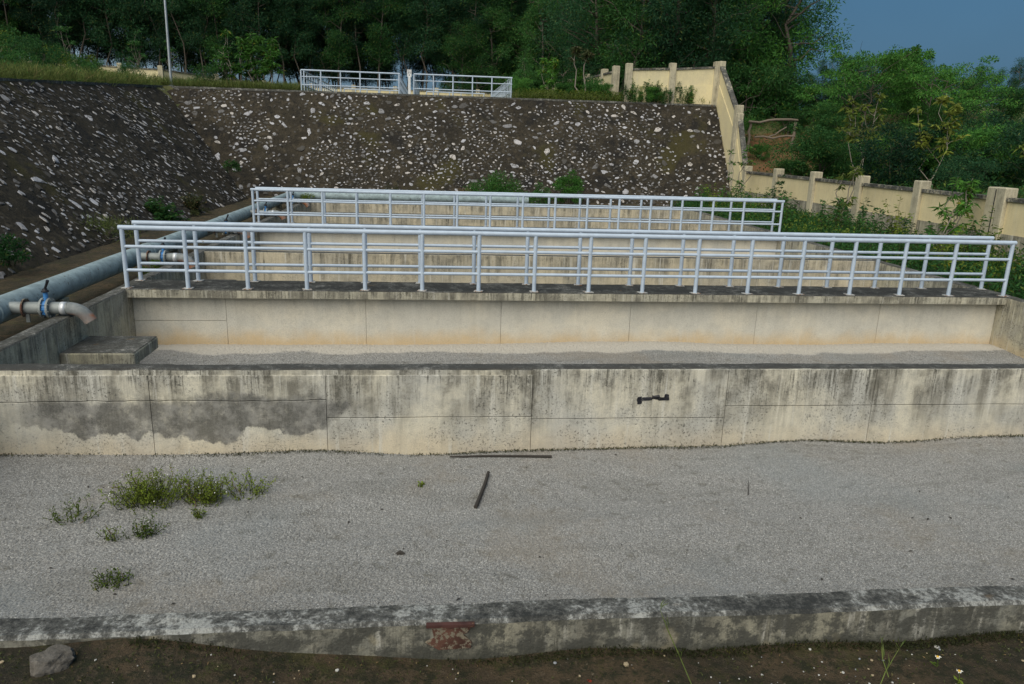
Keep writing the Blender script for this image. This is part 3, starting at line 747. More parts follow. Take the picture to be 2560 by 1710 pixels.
def dens_back(u, v, p):
    d = .30 + 1.0 * nz(p.x * .35, p.z * .35, 3) + .9 * nz(p.x * 1.1, p.z * .9, 8)
    if p.x < -1.2: d *= .35 + .4 * (v > .6)
    if 16.5 < p.x: d *= .45
    return max(.05, d)
def dens_left(u, v, p): return max(.05, .32 + 1.0 * nz(p.y * .3, p.z * .5, 13) + .8 * nz(p.y * 1.0, p.z * 1.0, 5))
EB = embankment('stone_embankment', 'dark rubble-stone embankment across the back, studded with pale stones', (TOE_X, TOE_Y, -.42), (20.05, TOE_Y, -.42), (TOP_X, TOP_Y, 4.76), (20.05, TOP_Y, 4.80), 240, 54, 2350, 300, dens_back, 5)
YL = -6.0
EL = embankment('stone_embankment', 'dark rubble-stone embankment along the left side above the pipe', (TOE_X, YL, -.42), (TOE_X, TOE_Y, -.42), (TOP_X, YL, float(z_left_top(YL))), (TOP_X, TOP_Y, 4.75), 240, 54, 2300, 300, dens_left, 6)
# concrete rim along the crest
for own, a, b in ((EB, (TOP_X, TOP_Y + .05, 4.775), (20.0, TOP_Y + .05, 4.815)), (EL, (TOP_X - .05, YL, float(z_left_top(YL)) + .02), (TOP_X - .05, TOP_Y - .08, 4.772))):
    a, b = Vector(a), Vector(b); nn = 80; d = (b - a).normalized(); s = d.cross(Vector((0, 0, 1))).normalized() * .12
    V = []; Fs = []
    for k in range(nn + 1):
        p = a.lerp(b, k / nn) + Vector((0, 0, .012 * nz(k * .6, a.x)))
        V += [p - s + Vector((0, 0, -.1)), p - s, p + s, p + s + Vector((0, 0, -.1))]
    for k in range(nn):
        for q in range(3): Fs.append((k * 4 + q, k * 4 + q + 1, k * 4 + q + 5, k * 4 + q + 4))
    m = MB(); m.add(V, Fs); o = m.build('crest_rim', M['top_side'], own); o.matrix_parent_inverse = Matrix.Translation(-own.location)

# ------------------------------------------------------------------ yellow boundary walls
def y_wall(label, pts, group='yellow boundary wall sections', col=.36, colmat='pillar', cat='wall', last=True, paint='yellow', plinth=True, wide=()):
    """pts: list of (x, y, ztop_of_pillar, zground). One thing per run: pillars, panels, copings, plinths as parts."""
    o0 = Vector(pts[0][:2] + (pts[0][3],)); t = tag(empty('boundary_wall', tuple(o0)), label, cat, group); inv = Matrix.Translation(-o0)
    def put(m, n, mat):
        o = m.build(n, mat, t); o.matrix_parent_inverse = inv; return o
    for i, (x, y, zt, zg) in enumerate(pts):
        if i == len(pts) - 1 and not last: break
        q = pts[min(i + 1, len(pts) - 1)] if i < len(pts) - 1 else pts[i - 1]
        rz = math.atan2(q[1] - y, q[0] - x)
        m = MB(); wd = col * (1.9 if i in wide else 1)
        m.box((x, y, (zt + zg - .3) / 2), (wd, col, zt - zg + .3), rz=rz, bev=.02, jit=.004); put(m, 'pillar', M[colmat])
        if i in wide:
            m = MB(); m.box((x - .19, y, (zt + zg - .3) / 2), (.012, .02, zt - zg + .2), rz=rz); put(m, 'joint_crack', M['black'])
    for (x0, y0, t0, g0), (x1, y1, t1, g1) in zip(pts[:-1], pts[1:]):
        d = Vector((x1 - x0, y1 - y0)); L = d.length; d /= L; n = Vector((-d.y, d.x))
        a = col / 2 - .02
        def strip(lo0, lo1, hi0, hi1, th, name, mat, ext=0.):
            m = MB(); P0 = Vector((x0, y0)) + d * (a - ext); P1 = Vector((x1, y1)) - d * (a - ext); nn = max(2, int(L / .35))
            V = []; Fs = []
            for k in range(nn + 1):
                f = k / nn; p = P0.lerp(P1, f); lo = lo0 + (lo1 - lo0) * f; hi = hi0 + (hi1 - hi0) * f; e = .004 * nz(p.x * 2, p.y * 2, hi)
                for sg, zz in ((-1, lo), (-1, hi), (1, hi), (1, lo)): V.append((p.x + n.x * sg * th / 2, p.y + n.y * sg * th / 2, zz + e))
            for k in range(nn):
                for q in range(4): Fs.append((k * 4 + q, k * 4 + (q + 1) % 4, k * 4 + 4 + (q + 1) % 4, k * 4 + 4 + q))
            Fs += [(0, 3, 2, 1), (nn * 4, nn * 4 + 1, nn * 4 + 2, nn * 4 + 3)]
            m.add(V, Fs); return put(m, name, mat)
        ph = (1.18 if plinth else 0.)
        strip(t0 - ph if plinth else g0 - .3, t1 - ph if plinth else g1 - .3, t0 - .34, t1 - .34, .14, 'panel', M[paint])
        if plinth: strip(g0 - .4, g1 - .4, t0 - ph, t1 - ph, .20, 'plinth', M['plinth'] if paint == 'yellow' else M['yellow_up'])
        strip(t0 - .34, t1 - .34, t0 - .24, t1 - .24, .26, 'coping', M['coping'])
    return t
WX = 20.2
y_wall('long low yellow boundary wall on the right, behind the weeds', [(WX, 22.5, 1.82, -.1), (WX, 19.1, 1.82, -.1), (WX, 15.75, 1.82, -.1), (WX, 12.4, 1.82, -.1), (WX, 9.05, 1.82, -.1), (WX, 5.65, 1.82, -.1), (WX, 2.2, 1.82, -.1), (WX, -1.2, 1.82, -.1)], wide=(5,))
# stepped run climbing the embankment: two sloping bays
y_wall('yellow boundary wall climbing the right end of the stone embankment', [(WX, 27.35, 7.0, 4.6), (WX, 24.35, 4.68, 1.5)], last=True, paint='yellow_up')
y_wall('short sloping yellow wall bay stepping down to the weeds', [(WX - .003, 24.15, 4.28, .8), (WX - .003, 22.72, 2.2, -.2)], last=False, paint='yellow_up', col=.30)
y_wall('tall yellow boundary wall on top of the embankment at the right', [(WX - .2, 27.42, 6.98, 4.7), (17.6, 27.42, 6.82, 4.7), (15.28, 27.42, 6.72, 4.7)], paint='yellow_up', col=.34)
y_wall('yellow boundary wall receding behind shrubs on the upper terrace', [(15.0, 29.2, 6.74, 4.7), (14.9, 31.6, 6.78, 4.7), (14.6, 35.4, 6.8, 4.7), (14.3, 39.3, 6.8, 4.7), (14.0, 43.5, 6.85, 4.7), (13.7, 48, 6.9, 4.7), (13.4, 53, 7.0, 4.7), (13.2, 58, 7.05, 4.7)], paint='yellow_up')
y_wall('distant yellow wall seen through the upper railings', [(12.8, 58.3, 7.05, 4.9)] + [(12.8 - 3.7 * i, 58.3 + .1 * i, 7.1, 4.9) for i in range(1, 7)], paint='yellow_up')
y_wall('yellow wall beside the lamp post on the left terrace', [(-9.8, 58.5, 7.2, 5.0), (-12.8, 54.5, 7.3, 5.2), (-15.7, 50.2, 7.45, 5.4), (-18.6, 50.0, 7.5, 5.6), (-21.6, 49.6, 7.6, 5.8), (-25, 49.2, 7.7, 6.0)], paint='yellow_up')

# ------------------------------------------------------------------ upper terrace: railed pens, sign, lamp post
def pen(label, x0, x1, y0, y1, z):
    t = tag(empty('railing_enclosure', (x0, y0, z)), label, 'railing', 'railed pens on the upper terrace')
    h = .98; post = rod('post', h, .036, 10); 
    def run(a, b, n):
        a = Vector(a); b = Vector(b); L = (b - a).length; ang = math.atan2(b.y - a.y, b.x - a.x)
        for k in range(n + 1):
            p = a.lerp(b, k / n)
            if k < n or True: obj('post', post, t, (p.x - x0, p.y - y0, 0))
        for zz, r, nm in ((h, .040, 'top_rail'), (.67, .027, 'mid_rail'), (.28, .027, 'mid_rail')):
            m = MB(); m.tube([(0, 0, 0), (0, 0, L + .05)], r, 10); m.build(nm, M['paint'], t, loc=(a.x - x0, a.y - y0, zz), rot=(0, math.pi / 2, ang))
    nx = round((x1 - x0) / .97); ny = 15
    run((x0, y0, 0), (x1, y0, 0), nx); run((x0, y0 + .9, 0), (x0, y1, 0), ny); run((x1, y0 + .9, 0), (x1, y1, 0), ny); run((x0 + .5, y1, 0), (x1 - .5, y1, 0), nx)
    return t
pen('left of the two pale railed pens on the embankment crest', -1.47, 3.40, 27.55, 42.0, 4.80)
pen('right of the two pale railed pens on the embankment crest', 4.15, 9.15, 27.55, 42.0, 4.81)
t = tag(empty('sign_post', (3.93, 27.5, 4.80)), 'small white sign on a post between the two railed pens', 'sign')
m = MB(); m.box((0, 0, .42), (.13, .08, .90), bev=.008); m.build('post', M['sign'], t)
m = MB(); m.box((0, -.01, 1.02), (.22, .05, .34), bev=.006); sp = m.build('sign_plate', M['sign'], t)
m = MB()
for (x, z, a, b) in ((-.055, 1.125, .06, .016), (.035, 1.125, .05, .016), (-.05, 1.06, .016, .06), (-.02, 1.06, .05, .014), (.03, 1.06, .016, .06), (.06, 1.06, .05, .014), (-.05, 1.0, .06, .014), (.04, 1.0, .06, .014), (0, .93, .05, .04)):
    m.box((x, -.037, z), (a, .004, b))
m.build('sign_marks', M['print'], sp)
t = tag(empty('lamp_post', (-7.85, 27.75, 4.8)), 'slender grey steel lamp post standing on the embankment crest at the left', 'lamp post')
m = MB(); m.tube([(0, 0, 0), (.06, 0, 8.2)], [.068, .04], 14); m.build('pole', M['lamp'], t)
m = MB(); m.lathe([(0, .15), (.03, .15), (.05, .08), (.25, .075)], (0, 0, 0), (0, 0, 1), 14); m.build('pole_base', M['lamp'], t)
m = MB(); m.tube([(.06, 0, 8.15), (.3, -.1, 8.5), (1.1, -.4, 8.7)], .03, 8); m.build('arm', M['lamp'], t)
m = MB(); m.box((1.35, -.5, 8.7), (.6, .22, .1), rz=-.35, bev=.03); m.build('lamp_head', M['lamp'], t)

# ------------------------------------------------------------------ vegetation generators
def leaves(pts, dirs, L, W, rng, fold=.25, curl=.25):
    n = len(pts); d = dirs / np.linalg.norm(dirs, axis=1, keepdims=True)
    rnd = rng.normal(size=(n, 3)); s = np.cross(d, rnd); s /= np.linalg.norm(s, axis=1, keepdims=True) + 1e-9; up = np.cross(s, d)
    l = (L * rng.uniform(.6, 1.25, n))[:, None]; w = (W * rng.uniform(.7, 1.2, n))[:, None]
    mid = pts + d * l * .5
    tip = pts + d * l - up * l * curl * rng.uniform(-.3, 1, n)[:, None] - np.array([0, 0, 1.]) * l * .12
    V = np.stack([pts, mid + s * w * .5 + up * w * fold, tip, mid - s * w * .5 + up * w * fold], 1).reshape(-1, 3)
    return V, np.arange(4 * n).reshape(n, 4)

def cloud(centers, radii, per, L, W, rng, up=.25, out=.8, flat=.75, rand=.9):
    C = np.repeat(np.asarray(centers), per, 0); R = np.repeat(np.asarray(radii), per)[:, None]
    v = rng.normal(size=C.shape); v /= np.linalg.norm(v, axis=1, keepdims=True)
    r = rng.uniform(0, 1, len(C))[:, None] ** .5
    off = v * r * R; off[:, 2] *= flat
    d = v * out + rng.normal(size=C.shape) * rand * .6 + np.array([0, 0, up])
    return leaves(C + off, d, L, W, rng)

def limb_path(p0, p1, rng, n=5, bend=.12):
    p0 = np.array(p0, float); p1 = np.array(p1, float); L = np.linalg.norm(p1 - p0); out = [p0]
    for k in range(1, n):
        f = k / n; out.append(p0 + (p1 - p0) * f + rng.normal(size=3) * L * bend * .5 * math.sin(f * math.pi))
    out.append(p1); return [tuple(p) for p in out]

def tree_meshes(seed, Ht, r0, bare, rad, nclump, per, L, W, leaf, barkm, cr=.6, prof='oval', nstem=1, lean=.06, limb_n=12, flat=.75, up=.2):
    rng = np.random.default_rng(seed); tb = MB(); cents = []; rads = []
    for s in range(nstem):
        a = rng.uniform(0, 6.28); off = (0 if nstem == 1 else .18)
        base = np.array([math.cos(a) * off, math.sin(a) * off, -.15]); top = np.array([rng.normal() * lean * Ht, rng.normal() * lean * Ht, Ht * rng.uniform(.9, .97)]) + base * 2
        path = limb_path(base, top, rng, 7, .05); n = len(path)
        tb.tube(path, [r0 * (1 - .85 * i / (n - 1)) for i in range(n)], 7)
        ptsA = np.array(path)
        for k in range(limb_n // nstem):
            f = bare + (1 - bare) * (k + rng.uniform(0, 1)) / (limb_n // nstem); f = min(f, .97)
            i = f * (n - 1); i0 = int(i); p = ptsA[i0] + (ptsA[min(i0 + 1, n - 1)] - ptsA[i0]) * (i - i0)
            g = (f - bare) / (1 - bare)
            rr = rad * ((math.sin(math.pi * min(1, .12 + .88 * g)) ** .6 + .12) if prof == 'oval' else (1.05 - .8 * g if prof == 'cone' else .5 + .7 * math.sin(math.pi * min(1, .25 + .75 * g))))
            az = rng.uniform(0, 6.28); e = p + np.array([math.cos(az) * rr, math.sin(az) * rr, rr * rng.uniform(.2, .8)])
            tb.tube(limb_path(p, e, rng, 4), [r0 * .35, r0 * .28, r0 * .2, r0 * .14, r0 * .06], 5, caps=False)
            kk = max(1, nclump // limb_n)
            for q in range(kk):
                ff = .35 + .65 * (q + rng.uniform(0, 1)) / kk
                cents.append(p + (e - p) * ff + rng.normal(size=3) * cr * .55); rads.append(cr * rng.uniform(.6, 1.25))
    V, Fq = cloud(cents, rads, per, L, W, rng, up=up, flat=flat)
    return tb.mesh('trunk', M[barkm]), fast_mesh('crown', V, Fq, M[leaf])

def place_tree(name, meshes, x, y, label, group, s=1., z=None, rz=None, cat='tree'):
    zz = H(x, y) if z is None else z
    t = tag(empty(name, (x, y, zz), random.uniform(0, 6.28) if rz is None else rz), label, cat, group); t.scale = (s, s, s * random.uniform(.93, 1.07))
    obj('trunk', meshes[0], t); obj('crown', meshes[1], t)
    return t

# plantation behind the walls
PLANT = [tree_meshes(200 + i, 13.5, .085, [.26, .32, .38, .30, .42][i], 1.5, 72, 150, .24, .055, ['leaf_dark', 'leaf_dark', 'leaf_dark', 'leaf_mid', 'leaf_dark'][i], 'bark', cr=.75, prof='oval', limb_n=24, lean=.025) for i in range(5)]
BUSHY = [tree_meshes(300 + i, 8.6, .13, .10, 2.0, 92, 150, .20, .045, ['leaf_mid', 'leaf_mid', 'leaf_dark', 'leaf_bright'][i], 'bark', cr=.72, prof='oval', limb_n=26) for i in range(4)]
rg = random.Random(3)
gl = 'slender dark plantation tree with a bare trunk'
y0s = [62, 64.5, 67, 71, 76, 82]
for row, y in enumerate(y0s):
    x = -48 + row
    while x < 17:
        gap = rg.uniform(1.3, 2.5) * (1.0 + .12 * row)
        if not (row > 3 and x < 4 and rg.random() < .45):
            place_tree('plantation_tree', PLANT[rg.randrange(5)], x, y + rg.uniform(-1.2, 1.2), gl + (' at the far left' if x < -24 else ', behind the lamp post' if x < -10 else ', behind the left railed pen' if x < 4 else ', behind the right railed pen'), 'plantation trees behind the terrace', rg.uniform(.9, 1.15), z=5.0)
        x += gap
gl2 = ' tree in the thicket behind the right boundary wall'
spots = []
for i in range(46):
    for _ in range(40):
        x = rg.uniform(15.8, 29.5); y = rg.uniform(31, 52)
        if y < 31 + max(0, (x - 22)) * .5: continue
        if x - 5.2 > .455 * (y + 13.2): continue
        if all((x - a) ** 2 + (y - b) ** 2 > 3.2 for a, b in spots): spots.append((x, y)); break
for x, y in spots:
    s = rg.uniform(.85, 1.25) * (1.12 if x < 27 else .92)
    kq = rg.randrange(4)
    place_tree('thicket_tree', BUSHY[kq], x, y, ('bushy mid-green', 'full mid-green', 'bushy dark green', 'bushy bright green')[kq] + gl2, 'bushy trees of the right thicket', s, z=min(H(x, y), 5.2) - .1)
for i in range(26):       # lower tree line far right
    x = rg.uniform(34, 66); y = rg.uniform(38, 60)
    place_tree('thicket_tree', BUSHY[rg.randrange(3)], x, y, 'rounded tree in the distant tree line under the open sky', 'trees of the far right tree line', rg.uniform(.38, .52), z=min(H(x, y), 5.6) - .2)
for i in range(16):       # mid thicket between the plantation and the wall, centre of the picture
    x = rg.uniform(7, 17); y = rg.uniform(59.5, 63)
    place_tree('thicket_tree', BUSHY[rg.randrange(3)], x, y, 'dark bushy tree crowding the wood edge behind the right railed pen', 'bushy trees at the wood edge', rg.uniform(.8, 1.2), z=5.0)
for x, y, s_ in ((15.2, 55, 1.2), (16.4, 57, 1.3), (17.6, 54, 1.2), (16.0, 60, 1.35), (18.6, 58, 1.3), (14.6, 61.5, 1.3), (17.2, 62, 1.35), (19.8, 61, 1.4)):
    place_tree('thicket_tree', BUSHY[rg.randrange(3)], x, y, 'tall bushy tree closing the gap between wood and thicket', 'bushy trees between wood and thicket', s_, z=5.0)
# the one bright broadleaf
me = tree_meshes(400, 6.8, .16, .12, 2.3, 110, 120, .24, .12, 'leaf_bright', 'bark', cr=.66, limb_n=28, up=.0)
place_tree('broadleaf_tree', me, 38.0, 38.0, 'bright green rounded broadleaf tree standing out of the right tree line', None, .8, z=4.1)
me = tree_meshes(401, 12.5, .15, .25, 1.7, 80, 150, .2, .05, 'leaf_mid', 'bark', cr=.7, limb_n=26)
place_tree('acacia_tree', me, 28.6, 39.2, 'tall feathery acacia at the left edge of the open sky', None, 1.0, z=4.8)
me = tree_meshes(402, 6.0, .10, .25, 1.4, 50, 150, .26, .05, 'leaf_mid', 'bark', cr=.6, limb_n=20)
place_tree('acacia_tree', me, 33.4, 38.8, 'single light acacia crown rising beside the open sky', None, .82, z=4.4)

# undershrubs on the right hillside
SHRUB = [tree_meshes(500 + i, 2.6, .04, .05, 1.5, 54, 130, .17, .05, ['leaf_mid', 'leaf_bright', 'leaf_dark', 'leaf_mid'][i], 'bark', cr=.5, limb_n=18, nstem=3, flat=.55, up=.1) for i in range(4)]
for i in range(60):
    x = rg.uniform(22.0, 38); y = rg.uniform(8, 33)
    if x < 25 and 19.5 < y < 26.5: continue
    k = rg.randrange(4)
    place_tree('hillside_shrub', SHRUB[k], x, y, ('mid-green', 'bright green', 'dark green', 'loose mid-green')[k] + ' leafy shrub on the hillside beyond the right boundary wall', 'shrubs on the right hillside', rg.uniform(.4, .95), cat='shrub')
place_tree('feathery_shrub', SHRUB[1], 24.6, 29.5, 'rounded green shrub beside the climbing yellow wall', None, 1.3, z=3.0, cat='shrub')
place_tree('feathery_shrub', SHRUB[0], 22.4, 29.6, 'dense green shrub filling the corner behind the climbing yellow wall', None, 1.4, z=3.2, cat='shrub')
SPREAD = tree_meshes(510, 3.4, .06, .25, 2.2, 70, 130, .13, .05, 'leaf_bright', 'bark', cr=.55, limb_n=22, nstem=2, flat=.3, up=.05, prof='top')
place_tree('spreading_shrub', SPREAD, 27.6, 26.5, 'wide feathery shrub with layered branches above the red bank', None, 1.15, cat='shrub')
place_tree('spreading_shrub', SPREAD, 31.2, 25.5, 'second feathery layered shrub, right of the red bank', None, 1.1, cat='shrub')

# saplings with whorled leaves
def sapling_meshes(seed, Ht, nb, L, W, leaf, barkm='bark_pale', whorl=14, r0=.03, bare=.35, nstem=2, droop=.35, spread=.35):
    rng = np.random.default_rng(seed); tb = MB(); P = []; D = []
    for s in range(nstem):
        top = np.array([rng.normal() * spread * Ht * .4, rng.normal() * spread * Ht * .4, Ht * rng.uniform(.75, 1.)])
        path = limb_path((rng.normal() * .04, rng.normal() * .04, -.1), top, rng, 6, .1); pa = np.array(path); n = len(path)
        tb.tube(path, [r0 * (1 - .75 * i / (n - 1)) for i in range(n)], 6)
        tips = [(pa[-1], np.array([0, 0, 1.]))]
        for k in range(nb):
            f = bare + (1 - bare) * rng.uniform(0, .95); i = f * (n - 1); i0 = int(i); p = pa[i0] + (pa[min(i0 + 1, n - 1)] - pa[i0]) * (i - i0)
            az = rng.uniform(0, 6.28); ln = Ht * spread * rng.uniform(.35, .8) * (1.2 - f)
            e = p + np.array([math.cos(az) * ln, math.sin(az) * ln, ln * rng.uniform(.4, 1.1)])
            tb.tube(limb_path(p, e, rng, 3), [r0 * .45, r0 * .36, r0 * .28, r0 * .16], 5, caps=False); tips.append((e, (e - p) / np.linalg.norm(e - p)))
        for e, ax in tips:
            for q in range(int(whorl)):
                az = rng.uniform(0, 6.28); P.append(e - ax * rng.uniform(0, L * .8)); D.append(np.array([math.cos(az), math.sin(az), rng.uniform(-droop * 2, .45)]))
    V, Fq = leaves(np.array(P), np.array(D), L, W, rng, curl=.5)
    return tb.mesh('stem', M[barkm]), fast_mesh('foliage', V, Fq, M[leaf])
def place_plant(name, ms, x, y, label, group=None, s=1., z=None, cat='plant', rz=None):
    t = tag(empty(name, (x, y, H(x, y) if z is None else z), random.uniform(0, 6.28) if rz is None else rz), label, cat, group); t.scale = (s, s, s)
    obj('stem', ms[0], t); obj('foliage', ms[1], t); return t
mango = [sapling_meshes(600 + i, 2.4, 9, .26, .06, 'leaf_mango', whorl=26, nstem=3, bare=.12, r0=.02) for i in range(3)]
place_plant('mango_sapling', mango[0], -5.05, 28.6, 'thin upright sapling with drooping leaves, left of the terrace shrubs', None, 1.25)
place_plant('mango_sapling', mango[1], -3.9, 28.9, 'leafy mango-like sapling clump left of the railed pens', None, 1.25)
place_plant('mango_sapling', mango[2], -3.0, 28.4, 'bushy sapling with drooping leaves nearest the left railed pen', None, 1.1)
place_plant('mango_sapling', mango[0], -4.4, 29.8, 'low leafy sapling tucked behind the terrace sapling clump', None, 1.0)
umb = sapling_meshes(620, 3.0, 7, .30, .06, 'leaf_olive', whorl=22, nstem=2, bare=.72, r0=.045, spread=.3)
place_plant('umbrella_sapling', umb, 13.0, 28.4, 'umbrella-topped sapling with a pale bare stem on the right terrace', None, 1.05, cat='tree')
place_plant('mango_sapling', mango[1], 11.2, 28.6, 'bright green leafy sapling left of the umbrella-topped sapling', None, 1.0)
place_plant('mango_sapling', mango[2], 12.9, 28.9, 'leafy bush at the foot of the umbrella-topped sapling', None, .75)
bare1 = sapling_meshes(630, 2.6, 7, .15, .05, 'leaf_mid', whorl=11, nstem=3, bare=.4, r0=.014, spread=.28)
place_plant('bare_sapling', bare1, 9.9, 29.6, 'leafless pale sapling right of the right railed pen', None, 1.1, cat='tree')
for i, (x, y, s, lab) in enumerate(((-11.5, 33, 1.3, 'scraggy pale sapling left of the lamp post'), (-14.5, 31.5, 1.4, 'thin bare-stemmed sapling in the grass on the left terrace'), (-9.4, 33.5, 1.2, 'spindly sapling just behind the lamp post'), (-7.0, 33.5, 1.2, 'bare twiggy sapling right of the lamp post'), (-18, 30, 1.5, 'tall dead-looking sapling at the far left'))):
    place_plant('bare_sapling', bare1, x, y, lab, None, s, cat='tree')
for i, (x, y, s, lab) in enumerate(((-16.3, 28.5, 1.0, 'yellow-leaved shrub on the far left terrace'), (-18.6, 26.5, 1.1, 'yellow-green bush at the far left above the embankment'))):
    place_plant('yellow_sapling', sapling_meshes(640 + i, 2.0, 8, .2, .06, 'leaf_yellow', whorl=12, nstem=3, bare=.3), x, y, lab, None, s)
# saplings at the right boundary wall
whorled = sapling_meshes(650, 2.2, 9, .24, .05, 'leaf_mango', whorl=20, nstem=3, bare=.12, r0=.026, spread=.30, droop=.6)
place_plant('wall_sapling', whorled, 19.3, 6.5, 'dark drooping-leaved sapling in front of the nearest yellow wall bay', None, 1.05, z=-.15)
whorl2 = sapling_meshes(651, 2.3, 4, .26, .055, 'leaf_yellow', whorl=13, nstem=3, bare=.12, r0=.03, spread=.28, droop=.4)
place_plant('wall_sapling', whorl2, 19.2, 11.8, 'grey-stemmed sapling with yellowish leaves before the yellow wall', None, 1.1, z=-.15)
place_plant('wall_sapling', bare1, 19.4, 17.4, 'thin sparse sapling before the yellow wall, near the embankment', None, .75, z=-.15)
place_plant('wall_sapling', sapling_meshes(652, 3.0, 5, .2, .055, 'leaf_mango', whorl=9, nstem=3, bare=.3, r0=.03), 19.3, 21.4, 'sapling with few bright leaves at the foot of the embankment corner', None, 1.05, z=-.2)
for i, (x, y, s, lab) in enumerate(((22.3, 16.2, 1.5, 'tall yellow-green sapling behind the middle of the yellow wall'), (22.6, 12.2, 1.45, 'thin yellow-leaved sapling behind the yellow wall'), (23.0, 7.6, 1.3, 'yellow-leaved sapling at the right picture edge'))):
    place_plant('yellow_sapling', sapling_meshes(660 + i, 2.5, 10, .18, .055, 'leaf_yellow', whorl=13, nstem=3, bare=.4, r0=.014), x, y, lab, None, s)
# log rail on the red bank
t = tag(empty('log_rail', (22.35, 25.0, 3.0)), 'rough rail of weathered logs on the red bank', 'log rail')
for nme, a, b, r in (('log', (-1.3, 0, .95), (1.4, .3, 1.10), .06), ('log', (-1.2, .1, -.3), (-1.15, .1, .95), .07), ('log', (1.2, .2, -.3), (1.25, .2, 1.0), .08), ('log', (-.8, .3, .2), (1.3, .1, .3), .05), ('log', (-.2, .2, .15), (.9, .4, .75), .04)):
    m = MB(); m.tube(limb_path(a, b, np.random.default_rng(int(a[0] * 10 + 50)), 5, .06), r, 8); m.build(nme, M['wood'], t)

# shrubs and ferns at the toe of the embankments
def bush(seed, wd, ht, n, per, L, W, leaf, up=.4, flat=.8):
    rng = np.random.default_rng(seed); C = []; tb = MB()
    for k in range(n):
        a = rng.uniform(0, 6.28); r = wd * .5 * rng.uniform(0, 1) ** .6; h = ht * rng.uniform(.15, .95) * (1.1 - .6 * (r / (wd * .5)))
        C.append((math.cos(a) * r, math.sin(a) * r * .7, h))
        if k % 2 == 0: tb.tube(limb_path((math.cos(a) * .05, math.sin(a) * .05, -.05), C[-1], rng, 3), [.014, .01, .008, .004], 4, caps=False)
    V, Fq = cloud(C, [wd * .14] * n, per, L, W, rng, up=up, flat=flat)
    return tb.mesh('stem', M['bark']), fast_mesh('foliage', V, Fq, M[leaf])
def fern(seed, n, L, leaf, W=.04):
    rng = np.random.default_rng(seed); P = []; D = []; tb = MB()
    for k in range(n):
        az = rng.uniform(0, 6.28); el = rng.uniform(.5, 1.35); ln = L * rng.uniform(.6, 1.1); pts = []
        for q in range(9):
            f = q / 8; r = math.cos(el) * ln * f; h = math.sin(el) * ln * f - .45 * ln * f * f * math.cos(el) * 1.2
            pts.append((math.cos(az) * r, math.sin(az) * r, h))
            if q > 1:
                for sgn in (-1, 1):
                    for _ in range(3): P.append(np.array(pts[-1]) + rng.normal(size=3) * .02); D.append(np.array([-math.sin(az) * sgn + math.cos(az) * .6, math.cos(az) * sgn + math.sin(az) * .6, rng.uniform(-.2, .3)]))
        tb.tube(pts, [.006] * 9, 3, caps=False)
    V, Fq = leaves(np.array(P), np.array(D), W * 4, W, rng)
    return tb.mesh('stem', M['leaf_olive']), fast_mesh('foliage', V, Fq, M[leaf])
place_plant('fern', fern(700, 46, 1.0, 'leaf_mid'), -3.7, 12.6, 'green fern clump at the foot of the left embankment', None, 1.0, z=-.3)
place_plant('fern', fern(701, 40, .8, 'leaf_olive', .03), -3.6, 15.6, 'olive grassy clump right of the fern at the embankment foot', None, 1.1, z=-.3)
place_plant('bush', bush(702, 2.0, .6, 24, 70, .16, .012, 'leaf_grass', up=.9), -3.7, 8.0, 'straggly yellow-green grass clump on the left embankment foot', None, 1.0, z=-.2)
place_plant('bush', bush(703, .9, .7, 14, 80, .08, .03, 'leaf_mid'), -3.4, 3.0, 'small dark weed at the left picture edge under the embankment', None, 1.0, z=-.1)
place_plant('bush', bush(704, 2.7, 1.6, 46, 130, .11, .035, 'leaf_bright', up=.5), 8.1, 22.9, 'broad bright green bush at the foot of the back embankment', None, 1.0, z=-.3)
place_plant('bush', bush(705, 1.5, 1.9, 34, 120, .11, .035, 'leaf_bright', up=.6), 11.6, 22.9, 'upright bright green bush right of the broad bush', None, 1.0, z=-.3)
place_plant('bush', bush(706, 1.4, 1.0, 20, 100, .10, .035, 'leaf_mid'), 10.2, 22.7, 'low green weed between the two bright bushes', None, 1.0, z=-.3)
place_plant('bush', bush(707, 1.6, .9, 18, 60, .12, .012, 'leaf_dry', up=.6), 6.7, 23.0, 'dry straw-coloured tangle left of the broad green bush', None, 1.0, z=-.3)
place_plant('fern', fern(708, 26, .8, 'leaf_olive', .02), 3.2, 23.1, 'sparse olive grass tuft on the back embankment above the pipe', None, 1.0, z=-.1)
place_plant('bush', bush(709, .8, .6, 14, 60, .09, .03, 'leaf_mid'), -3.9, 22.6, 'small weed growing in the corner where the embankments meet', None, 1.0, z=.9)
place_plant('bush', bush(710, .6, .45, 14, 60, .07, .025, 'leaf_weed'), -.35, 2.3, 'small weed under the second outlet pipe', None, 1.0, z=-.3)
place_plant('bush', bush(711, .9, .6, 16, 60, .08, .025, 'leaf_weed'), -.2, 20.4, 'weed tuft at the bend of the supply pipe', None, 1.0, z=-.3)

